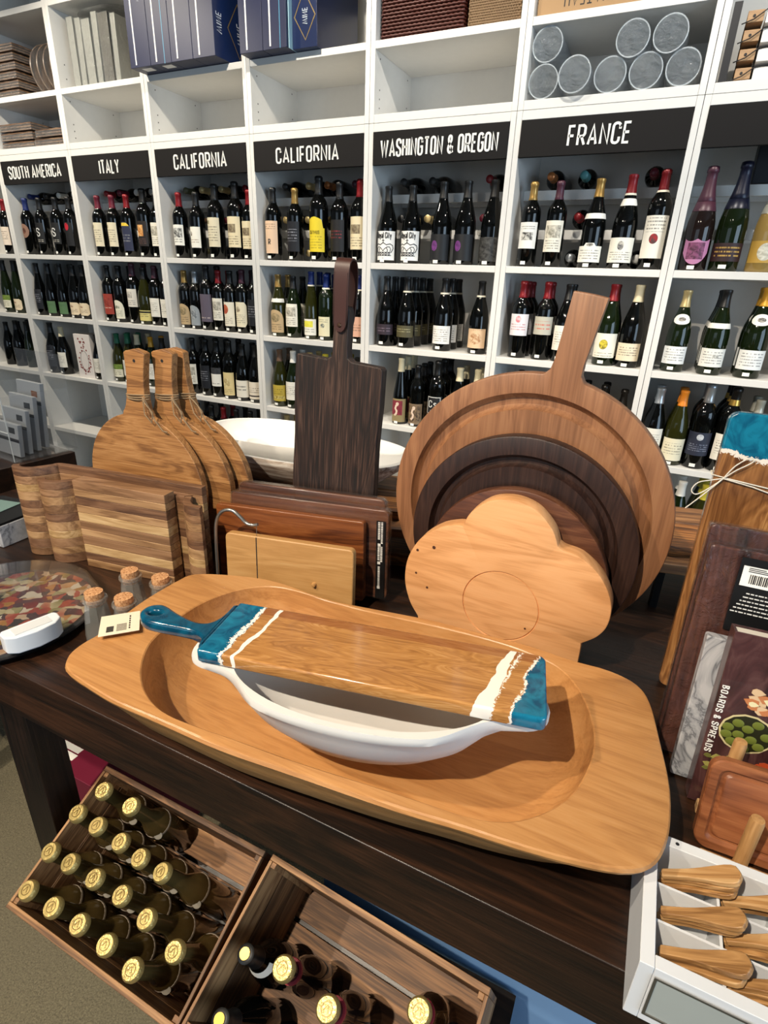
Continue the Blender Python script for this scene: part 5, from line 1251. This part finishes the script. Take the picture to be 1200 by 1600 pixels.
boxo('paper_sticker', (-.085, .010, .0482), (-.035, .040, .0486), plain('white_sticker', 'd8d6d8', .5), t, M=Matrix.Rotation(.5, 4, 'Z'))

# marble block at far left
tm = NT('white_marble'); o_ = tm.obj(); v = tm.noise(o_, 6, 5, 2.2, .65); vv = tm.math('ABSOLUTE', tm.math('SUBTRACT', v, .5)); m_marble = tm.out(tm.ramp(vv, (.0, hx('6f7176')), (.025, hx('9fa1a6')), (.10, hx('b9babd'))), .25)
t = thing('marble_box', 'white marble block with black top at the far left of the table', 'box', T(1.60, -1.71, TT+.0005, math.radians(4)))
boxo('marble_body', (0, 0, 0), (.165, .13, .052), m_marble, t, .002); boxo('black_top', (.002, .002, .0522), (.163, .128, .058), plain('black_slate', '101012', .4), t, .001)
t = thing('leaflet', 'small grey green printed leaflet lying on the marble block', 'leaflet', T(1.615, -1.69, TT+.0592, math.radians(12))); boxo('leaflet_sheet', (0, 0, 0), (.09, .08, .001), plain('leaflet_print', '6f8a86', .5), t)

# ------------------------------------------------------------ right hand cluster
tb = NT('acacia_with_blue_resin_top'); o_ = tb.obj(); sp = tb.n('ShaderNodeSeparateXYZ'); tb.set(sp.inputs[0], o_); X_, Z_ = sp.outputs[0], sp.outputs[2]
big = tb.noise(tb.mapp(o_, (16, 16, 2.6)), 1.2, 4, 1.5, .5); rg = tb.math('FRACT', tb.math('MULTIPLY', big, 8)); rg = tb.math('ABSOLUTE', tb.math('SUBTRACT', tb.math('MULTIPLY', rg, 2), 1)); fib = tb.noise(tb.mapp(o_, (160, 160, 5)), 2, 2)
wc = tb.ramp(tb.math('ADD', tb.math('ADD', tb.math('MULTIPLY', big, .6), tb.math('MULTIPLY', rg, .22)), tb.math('MULTIPLY', tb.math('SUBTRACT', fib, .5), .3)), (.2, hx('57351d')), (.45, hx('8f6138')), (.7, hx('bb8c58')))
d = tb.math('SUBTRACT', tb.math('ADD', Z_, tb.math('MULTIPLY', tb.math('SUBTRACT', tb.noise(o_, 20, 3), .5), .02)), tb.math('SUBTRACT', .392, tb.math('MULTIPLY', X_, .16)))
blue = tb.ramp(tb.noise(o_, 34, 4, 2), (.35, hx('08506e')), (.6, hx('12728f'))); c = tb.mix(tb.math('GREATER_THAN', d, 0), wc, blue)
f = tb.math('ADD', tb.math('SUBTRACT', 1, tb.math('DIVIDE', tb.math('ABSOLUTE', d), .008)), tb.math('MULTIPLY', tb.math('SUBTRACT', tb.noise(o_, 150, 5, 1.5, .7), .5), 2.4)); c = tb.mix(tb.math('GREATER_THAN', f, .62), c, hx('dfd8cc'))
m_ocean2 = tb.out(c, .2, Coat_Weight=.4, Coat_Roughness=.08)
BA = stand(3.137, -1.486, 0, 4.4, 0, .2, .02)
t = thing('resin_board', 'tall acacia board with blue resin top and white string bow at right', 'board', BA)
prism('board_body', rrect(0, 0, .205, .448, (.012, .014, .014, .012), 5), .020, m_ocean2, t, .003)
t2 = thing('string_bow', 'thin white string tied in a bow around the blue topped acacia board', 'string', BA)
g = G(); zs = .360
g.tube(dens([(-.003, .01, zs-.003), (-.002, -.002, zs-.003), (.02, -.0025, zs-.006), (.10, -.0025, zs-.012), (.2, -.0025, zs-.014), (.2075, .0, zs-.014), (.2075, .021, zs-.014), (.10, .0225, zs-.008), (-.002, .0225, zs-.003), (-.0035, .01, zs-.003)][0:0] or [], 1) if False else [(-.0025, .022, zs-.002), (-.0028, -.001, zs-.003), (.02, -.0016, zs-.006), (.10, -.0016, zs-.014), (.205, -.0016, zs-.030), (.2075, .0, zs-.030), (.2075, .021, zs-.030), (.10, .0218, zs-.014), (-.0025, .022, zs-.002)], .0010, 6)
kx, kz = .012, zs-.006
def d3(p, n=5):
    o = []
    for i in range(len(p)-1):
        p0, p1, p2, p3 = p[max(i-1, 0)], p[i], p[i+1], p[min(i+2, len(p)-1)]
        for k in range(n):
            u = k/n; o.append(tuple(.5*((2*p1[j])+(-p0[j]+p2[j])*u+(2*p0[j]-5*p1[j]+4*p2[j]-p3[j])*u*u+(-p0[j]+3*p1[j]-3*p2[j]+p3[j])*u**3) for j in (0, 1, 2)))
    return o+[p[-1]]
g.tube(d3([(kx, -.004, kz), (kx+.012, -.006, kz+.014), (kx+.026, -.006, kz+.026), (kx+.030, -.006, kz+.032), (kx+.024, -.006, kz+.034), (kx+.010, -.005, kz+.020), (kx, -.004, kz)]), .0009, 6)
g.tube(d3([(kx, -.004, kz), (kx-.014, -.007, kz-.004), (kx-.030, -.010, kz-.010), (kx-.036, -.012, kz-.022), (kx-.028, -.011, kz-.027), (kx-.012, -.006, kz-.014), (kx, -.004, kz)]), .0009, 6)
g.tube([(kx, -.004, kz), (kx-.010, -.006, kz-.014), (kx-.024, -.010, kz-.032), (kx-.038, -.012, kz-.050)], .0009, 6)
g.tube([(kx, -.004, kz), (.05, -.003, kz-.006), (.10, -.003, kz-.018), (.17, -.003, kz-.032)], .0010, 6)
ob('string', g.mesh(ang=80), plain('white_string', 'd8d2c4', .8), t2)
m_wr2 = wood('wrapped_red_walnut', '2c1510', '4c2a20', '6e4636', 'z', .22, .9, 6, .3, .1)
for i, (X, Y, w_, h_) in enumerate(((3.137, -1.612, .24, .322), (3.139, -1.640, .23, .306))):
    t = thing('wrapped_board', ('rear' if i == 0 else 'front')+' film wrapped walnut board '+('just before the blue topped board' if i == 0 else 'with black label at right'), 'board', stand(X, Y, 0, 8.5, 0, .2, .018))
    prism('board_body', rrect(0, 0, w_, h_, .006, 4), .018, m_wr2, t, .003)
    prism('film_wrap', rrect(-.0015, 0, w_+.0015, h_+.0015, .006, 4), .0215, film('loose_film', .06, .115, (1, 1, 1, 1), 40, 1.0), t, .002, y0=-.0018)
    if i == 1:
        boxo('paper_label', (.036, -.0036, .20), (.20, -.0021, h_-.008), plain('black_sleeve_paper', '0e0e0f', .4), t, label='black paper label')
        boxo('barcode_sticker', (.040, -.0042, .262), (.075, -.0037, .288), m_price, t)
        g = G()
        for q in range(12): g.box((.049+q*.0021, -.0046, .266), (.0499+q*.0021+(q % 3)*.0003, -.0043, .278))
        for q in range(3): g.box((.046, -.0046, .281+q*.0022), (.070-.003*q, -.0043, .282+q*.0022))
        ob('barcode', g.mesh(), m_ink, t)
        g = G(); R_ = random.Random(9)
        for r in range(6):
            x = .050-.004*r*.6
            while x < .14: wv = R_.uniform(.002, .006); g.box((x, -.0040, .252-r*.0052), (x+wv, -.0037, .2535-r*.0052)); x += wv+.0012
        ob('label_print', g.mesh(), m_whiteink, t, 'rows of tiny white text')
t = thing('marble_board', 'grey veined white marble board leaning behind the cookbook', 'board', stand(3.156, -1.678, 2, 8, 0, .2, .0165))
prism('board_body', rrect(0, 0, .16, .205, .003, 3), .016, m_marble, t, .0015)
# cookbook
BK = stand(3.176, -1.712, 3, 7, 0, .2, .022)
tw_ = NT('book_cover_print'); o_ = tw_.obj(); v = tw_.noise(tw_.mapp(o_, (24, 24, 7)), 1.4, 5, 1, .6); m_cover = tw_.out(tw_.ramp(v, (.35, hx('2c1a1a')), (.5, hx('4a2e2e')), (.65, hx('684a46'))), .3, Coat_Weight=.3)
t = thing('cookbook', 'cookbook titled BOARDS & SPREADS with olives on its dark cover', 'book', BK)
boxo('page_block', (.003, .003, .002), (.188, .021, .236), plain('book_pages', 'ddd6c8', .7), t, .001)
FC = boxo('front_cover', (0, 0, 0), (.19, .0025, .238), m_cover, t, .0008); boxo('back_cover', (0, .0215, 0), (.19, .024, .238), m_cover, t, .0008); boxo('spine', (0, .0026, 0), (.0028, .0214, .238), m_cover, t)
rot = lambda x0, z0: (lambda v: (x0+v[2], v[1]-.0008, z0-v[0]))
ob('title_lettering', text(G(), 'BOARDS & SPREADS', 0, 0, .0066, .16, 1.25, gap=.30, tf=rot(.0030, .122)).mesh(), m_letter, FC, 'white capitals BOARDS & SPREADS running down the cover')
def disc(g, x, z, rx, rz, y): g.rings([[Vector((x+rx*k*math.cos(a), y_, z+rz*k*math.sin(a))) for a in [2*PI*q/14 for q in range(14)]] for k, y_ in ((1, 0), (1, y*.6), (.7, y))], False, True)
g = G(); disc(g, .040, .112, .029, .026, -.0006); ob('printed_bowl', g.mesh(), plain('printed_bowl_rim', 'cbbd8c', .5), FC)
g = G(); disc(g, .040, .112, .0268, .0238, -.0009); ob('printed_bowl_inside', g.mesh(), plain('printed_brine', '23240f', .4), FC)
g = G()
for x, z in ((.020, .116), (.029, .124), (.040, .119), (.049, .127), (.060, .114), (.020, .106), (.032, .109), (.046, .106), (.027, .098), (.038, .101), (.055, .099), (.041, .092)): disc(g, x, z, .0062, .0053, -.0016)
ob('printed_olives', g.mesh(), plain('printed_olive_green', '69722e', .3), FC, 'printed green olives')
def scraps(name, n, box, cols, seed, r=(.004, .009)):
    R_ = random.Random(seed)
    for ci, c_ in enumerate(cols):
        g = G()
        for i in range(n):
            x, z = R_.uniform(box[0], box[2]), R_.uniform(box[1], box[3]); a0_ = R_.uniform(0, 6); rr = R_.uniform(*r)
            g.rings([[Vector((x+rr*(1+.3*math.sin(3*a+a0_))*math.cos(a), y_, z+rr*.7*math.sin(a))) for a in [2*PI*q/7 for q in range(7)]] for y_ in (0, -.0008-.0003*i/n-.0002*ci)], False, True)
        ob(name, g.mesh(), plain('print_'+c_, c_, .45), FC)
scraps('printed_crackers', 14, (.035, .142, .11, .185), ('d8b890', 'c07a4c', 'e6dcae'), 4)
scraps('printed_salmon', 9, (.062, .048, .12, .084), ('c4502a', 'd87a44'), 6)
scraps('printed_tomatoes', 5, (.082, .09, .12, .13), ('b02a34',), 8, (.009, .013))
scraps('printed_pickles', 6, (.006, .052, .034, .074), ('6a6a34', '9a9450'), 11, (.004, .007))
g = G(); disc(g, .058, .192, .011, .009, -.0014); ob('printed_lime', g.mesh(), plain('printed_lime_green', 'b4cc70', .4), FC)
# grooved tray in dowel rack
m_teak = wood('red_brown_teak', '5a301c', '8c5434', 'ab7048', 'x', .4, .8, 6, .35, .12)
TM = stand(3.179, -1.7800, 2, 14, 0, .3, .014)
t = thing('grooved_tray', 'small reddish wooden tray with a groove leaning in the dowel rack', 'tray', TM)
W, Hh = .30, .112
lp = lambda i, y, r: [Vector((x, y, z)) for x, z in rrect(i, i, W-i, Hh-i, r, 6)]
ob('tray_body', G().rings([lp(.002, .014, .014), lp(0, .012, .016), lp(0, .002, .016), lp(.0015, 0, .0145), lp(.010, 0, .010), lp(.011, .002, .010), lp(.0135, .0045, .009), lp(.016, .0045, .008), lp(.0175, .0022, .008), lp(.018, .0018, .008)]).mesh(ang=35), m_teak, t)
t = thing('dowel_rack', 'pale dowel rack that props the small grooved tray', 'rack', T(3.20, -1.80, TT+.0005))
m_dow = wood('pale_dowel', 'a87c4c', 'c89c68', 'dab484', 'z', .45, 1, 5)
boxo('rack_base', (-.015, -.010, 0), (.26, .010, .014), m_dow, t, .002); boxo('rack_base', (-.015, .070, 0), (.26, .084, .014), m_dow, t, .002)
for x in (.022, .122, .222):
    ob('dowel', G().lathe([(.0001, .0145), (.0072, .0145), (.0072, .088), (.0064, .0915), (.0001, .0925)], 18, T(x, 0, 0, 0, 0)).mesh(ang=40), m_dow, t, None)
    ob('dowel', G().lathe([(.0001, .0145), (.0072, .0145), (.0072, .118), (.0064, .1215), (.0001, .1225)], 18, T(x-.016, .0775, 0)).mesh(ang=40), m_dow, t, None)
# white divided box with wooden spreaders
m_wbox = plain('white_painted_box', 'e4e8ec', .4)
WX, WY = 3.119, -1.988
t = thing('divided_box', 'white divided tray box of wooden spreaders at the right edge', 'box', T(WX, WY, TT+.0005))
LX, LY, LZ = .40, .140, .073
boxo('side_wall', (0, 0, 0), (.012, LY, LZ), m_wbox, t, .0008); boxo('side_wall', (LX-.012, 0, 0), (LX, LY, LZ), m_wbox, t, .0008)
boxo('front_wall', (.0122, 0, 0), (LX-.0122, .012, LZ), m_wbox, t, .0008); boxo('back_wall', (.0122, LY-.012, 0), (LX-.0122, LY, LZ), m_wbox, t, .0008)
boxo('bottom', (.0123, .0123, 0), (LX-.0123, LY-.0123, .004), m_wbox, t)
ys = [.0495, .0875]
for y in ys: boxo('long_divider', (.0124, y, .0045), (LX-.0124, y+.0025, LZ-.010), m_wbox, t)
for i in range(1, 7):
    for y0, y1 in ((.0125, .049), (.0525, .087), (.0905, LY-.0125)): boxo('cross_divider', (.0124+i*.054, y0, .0045), (.0124+i*.054+.0025, y1, LZ-.012), m_wbox, t)
boxo('label_window', (.016, -.0012, .014), (.16, -.0002, .062), plain('grey_label_card', 'a9b0ac', .5), t, label='grey label window on the front')
boxo('window_frame', (.0135, -.0022, .0115), (.1625, -.0012, .0138), m_steel, t); boxo('window_frame', (.0135, -.0022, .0622), (.1625, -.0012, .0645), m_steel, t); boxo('window_frame', (.0135, -.0022, .014), (.0158, -.0012, .062), m_steel, t)
ob('screw_head', G().lathe([(.0001, LZ+.0004), (.0018, LZ+.0004), (.0020, LZ-.0002)], 10, T(.03, LY-.006, 0)).mesh(), plain('grey_metal', '4a4c50', .4, .7), t)
m_olivew = wood('olive_wood', '8a6238', 'b98c58', 'd0aa78', 'x', .4, 2, 7, .4, .1, rnd=.25)
R_ = random.Random(21)
sp_o = dens([(0, -.0045), (.022, -.005), (.038, -.007), (.058, -.0105), (.068, -.009), (.072, 0)], 2); sp_o += [(x, -y) for x, y in sp_o[-2::-1]]
sme = mesh('spreader', [(x, y, -.003) for x, y in sp_o]+[(x, y, .003) for x, y in sp_o], [tuple(range(len(sp_o)))[::-1], tuple(range(len(sp_o), 2*len(sp_o)))]+[(i, (i+1) % len(sp_o), (i+1) % len(sp_o)+len(sp_o), i+len(sp_o)) for i in range(len(sp_o))])
RW = ['back row', 'middle row', 'front row']; CW = ['first column', 'second column']
for col in range(2):
    for row, yc in enumerate((.109, .070, .031)):
        x0 = WX+.0148+col*.054
        for j in range(3):
            M_ = T(x0+.0045, WY+yc+R_.uniform(-.003, .003), TT+.0395+.0080*j, math.radians(R_.uniform(-4, 4)), 0, math.radians(-30))
            o = ob('wooden_spreader', sme, m_olivew, None, None, M_)
            bevel(o, .0012, 1) if not sme.users > 60 else None
            tag(o, 'small olive wood spreader, %s of the white box, %s, %s in its stack' % (RW[row], CW[col], ('lowest', 'middle', 'top')[j]), 'spreader', 'olive wood spreaders in the white box')

# ------------------------------------------------------------ crates with bottles below the table
m_crate = wood('crate_plank_wood', '553a24', '8c6440', 'b88c5e', 'x', .6, 1, 5, .5, .3, rnd=.3)
m_cratey = wood('crate_side_plank_wood', '553a24', '8c6440', 'b88c5e', 'y', .6, 1, 5, .5, .3, rnd=.3)
TL = math.atan2(.115, .235)
def crate(M, lab, W=.405, D=.262, Hc=.235):
    t = thing('wooden_crate', lab, 'crate', M)
    # local: x right, y back, z up to rim at 0
    for i in range(3):
        z1 = -i*.080; z0 = z1-.074
        boxo('front_plank', (.0, 0, z0), (W, .010, z1), m_crate, t, .001); boxo('back_plank', (.0, D-.010, z0), (W, D, z1), m_crate, t, .001)
        boxo('side_plank', (.0, .0102, z0), (.0055, D-.0102, z1), m_cratey, t, .001); boxo('side_plank', (W-.0055, .0102, z0), (W, D-.0102, z1), m_cratey, t, .001)
    for x in (.0057, W-.0147):
        for y in (.0102, D-.0192): boxo('corner_post', (x, y, -.232), (x+.009, y+.009, -.003), m_crate, t, .001)
    for i in range(4): boxo('bottom_slat', (.0, .002+i*.066, -.2455), (W, .002+i*.066+.058, -.2355), m_crate, t, .001)
    return t
C1 = T(2.17, -2.055, .485, 0, TL); C2 = T(2.578, -2.053, .486, math.radians(-3), TL) 
crate(C1, 'left open wooden crate of gold capped brown bottles under the table')
crate(C2, 'right open wooden crate with dark bottles under the table')
m_beer = plain('amber_brown_beer_glass', (.095, .062, .020, 1), .09); tg = NT('embossed_gold_cap'); v = tg.noise(tg.obj(), 260, 3, 1.2); tg.bump(v, .7, .0015); m_cap = tg.out(hx('c2ab6c'), .3, Metallic=.6)
m_ring = plain('neck_ring_print', '8d8070', .5); m_fring = plain('red_neck_ring', '9c2430', .45); m_badge = plain('round_badge_print', '9a9488', .5)
PB = [(.0001, .001), (.026, 0), (.0282, .004), (.0282, .105), (.0280, .125), (.0265, .145), (.0205, .163), (.0155, .180), (.0135, .195), (.0132, .248), (.0150, .249), (.0150, .258), (.0001, .259)]
me_b = G().lathe(PB, 20).mesh(ang=60); me_c = G().lathe([(.0156, .250), (.0172, .2510), (.0166, .258), (.0140, .2625), (.0138, .2622), (.0001, .2626)], 26).mesh(ang=45)
me_r = G().lathe([(.0275, .133), (.0283, .1335), (.0276, .1375), (.0268, .1375)], 24).mesh(); me_r2 = G().lathe([(.0138, .1985), (.0150, .199), (.0150, .206), (.0134, .2065)], 20).mesh()
me_e = G().ribbon(arc(0, 0, .008, 0, 360, 16), .0012, -.0003, .0002).ribbon([(-.004, -.003), (0, .005), (.004, -.003)], .0014, -.0003, .0002).mesh(); me_e.transform(Matrix.Translation((0, 0, .2628)) @ Matrix.Rotation(-PI/2, 4, 'X'))
me_bad = G().lathe([(.0001, .0008), (.0075, .0006), (.008, 0)], 16, T(.0205, -.0185, .140, math.radians(-42), 0, math.radians(48))).mesh()
CAPS = [(.016, .029), (.082, .030), (.147, .032), (.214, .031), (.279, .025), (-.004, .090), (.059, .092), (.123, .093), (.189, .094), (.255, .086), (.335, .072), (0, .160), (.063, .159), (.127, .156), (.181, .151), (.235, .150), (.026, .222), (.102, .215)]
rowname = lambda e: 'front row' if e < .05 else 'second row' if e < .12 else 'third row' if e < .18 else 'back row'
rc = {}
for X, e in CAPS:
    tx, te = max(X+.022, .029), e+.010; q_ = rc.get(rowname(e), 0)
    X2 = {'front row': .0415+.062*q_, 'second row': .0405+.0622*q_, 'third row': .0405+.0618*q_, 'back row': .0455+.066*q_}[rowname(e)]
    e2 = {'front row': .0430, 'second row': .1025, 'third row': .1605, 'back row': .2210}[rowname(e)]
    if X == .335: tx = .352
    if e > .18: te = .221
    ax = Vector((tx-X2, te-e2, .26)).normalized(); u_ = Vector((1, 0, 0)); v_ = ax.cross(u_).normalized(); u_ = v_.cross(ax)
    LM = Matrix((u_, v_, ax)).transposed().to_4x4(); bz_ = -.2350+.029*math.sqrt(max(0, 1-ax.z**2))
    rn = rowname(e); i = rc.get(rn, 0); rc[rn] = i+1
    t = thing('capped_bottle', 'brown bottle with embossed gold cap, %s of left crate, %s from left' % (rn, ORD[i]), 'bottle', C1 @ T(X2, e2, bz_) @ LM, 'gold capped brown bottles in the left crate')
    ob('bottle_body', me_b, m_beer, t); gc_ = ob('gold_cap', me_c, m_cap, t); ob('cap_emblem', me_e, plain('cap_emblem_print', '7a6430', .4, .4), gc_); ob('shoulder_ring', me_r, m_ring, t); ob('shoulder_badge', me_bad, m_badge, t)
for i, (X, e, cp_, z) in enumerate(((.048, .128, 'black', 0), (.120, .142, 'gold', 0), (.206, .134, 'gold', 0), (.060, .048, 'black', 0), (.326, .192, 'gold', .0))):
    t = thing('wine_bottle', 'dark bottle, %s, %s, in right crate' % ('gold cap and red ring' if cp_ == 'gold' else 'black foil and gold dot', ('back left corner', 'second from left', 'middle', 'front left corner', 'standing apart at right')[i]), 'bottle', C2 @ T(X, e, -.2352), 'dark bottles in the right crate')
    if cp_ == 'gold':
        ob('bottle_body', me_b, m_glass['brown'], t, None, Matrix.Scale(1.05, 4)); ob('gold_cap', me_c, m_cap, t, None, Matrix.Scale(1.05, 4)); ob('cap_emblem', me_e, plain('cap_emblem_print', '5a4418', .4, .4), t, None, Matrix.Scale(1.05, 4))
        ob('neck_ring', me_r2, m_fring, t, 'red ring on the neck', Matrix.Translation((0, 0, -.010)) @ Matrix.Scale(1.18, 4))
    else:
        ob('bottle_body', body_mesh('burg'), m_glass['black'], t, None, Matrix.Scale(.86, 4)); ob('capsule', cap_mesh('burg'), capmat('black'), t, None, Matrix.Scale(.86, 4))
        ob('gold_dot', G().lathe([(.0001, 0), (.0085, 0), (.0085, .0006), (.0001, .0006)], 18, T(0, 0, .2570)).mesh(), m_goldband, t); ob('neck_label', patch_mesh('burg', 'rect', .20, .22, 100), m_sealw, t, None, Matrix.Scale(.86, 4)) if i == 0 else None
# sloping stand that carries the crates
t = thing('crate_stand', 'dark sloping stand under the two wooden crates', 'stand', T(2.12, -2.0, 0))
Mi = T(2.12, -2.0, 0).inverted() @ C1
ob('sloping_shelf', G().box((-.0, .03, -.268), (.86, .262, -.2475), Mi).mesh(), m_dark, t)
for x in (.12, .80):
    boxo('leg', (x, .16, .0005), (x+.03, .19, .26), m_mleg, t); boxo('leg', (x, .27, .0005), (x+.03, .30, .31), m_mleg, t)
# cartons under the table, plus a blue stand-in box
m_redc = plain('crimson_carton', '6e1430', .5)
for i, z in enumerate((0, .2005)):
    t = thing('carton', 'crimson carton under the table, '+('on top' if i else 'at the bottom, on the floor'), 'carton', T(1.785, -1.77, z+.0010))
    boxo('carton_body', (0, 0, 0), (.245, .30, .199), m_redc, t, .002)
    if i: boxo('white_label', (.003, .030, .1992), (.115, .048, .1997), m_price, t); boxo('white_label', (.003, .052, .1992), (.110, .068, .1997), m_price, t)
t = thing('carton', 'pale blue stand-in box for the blue patch behind the right crate', 'carton', T(2.62, -1.70, .001)); boxo('carton_body', (0, 0, 0), (.62, .26, .60), plain('pale_blue_stand_in', '7ba4d4', .6), t, .003)  # added box; its blue stands in for what reads as daylight on floor
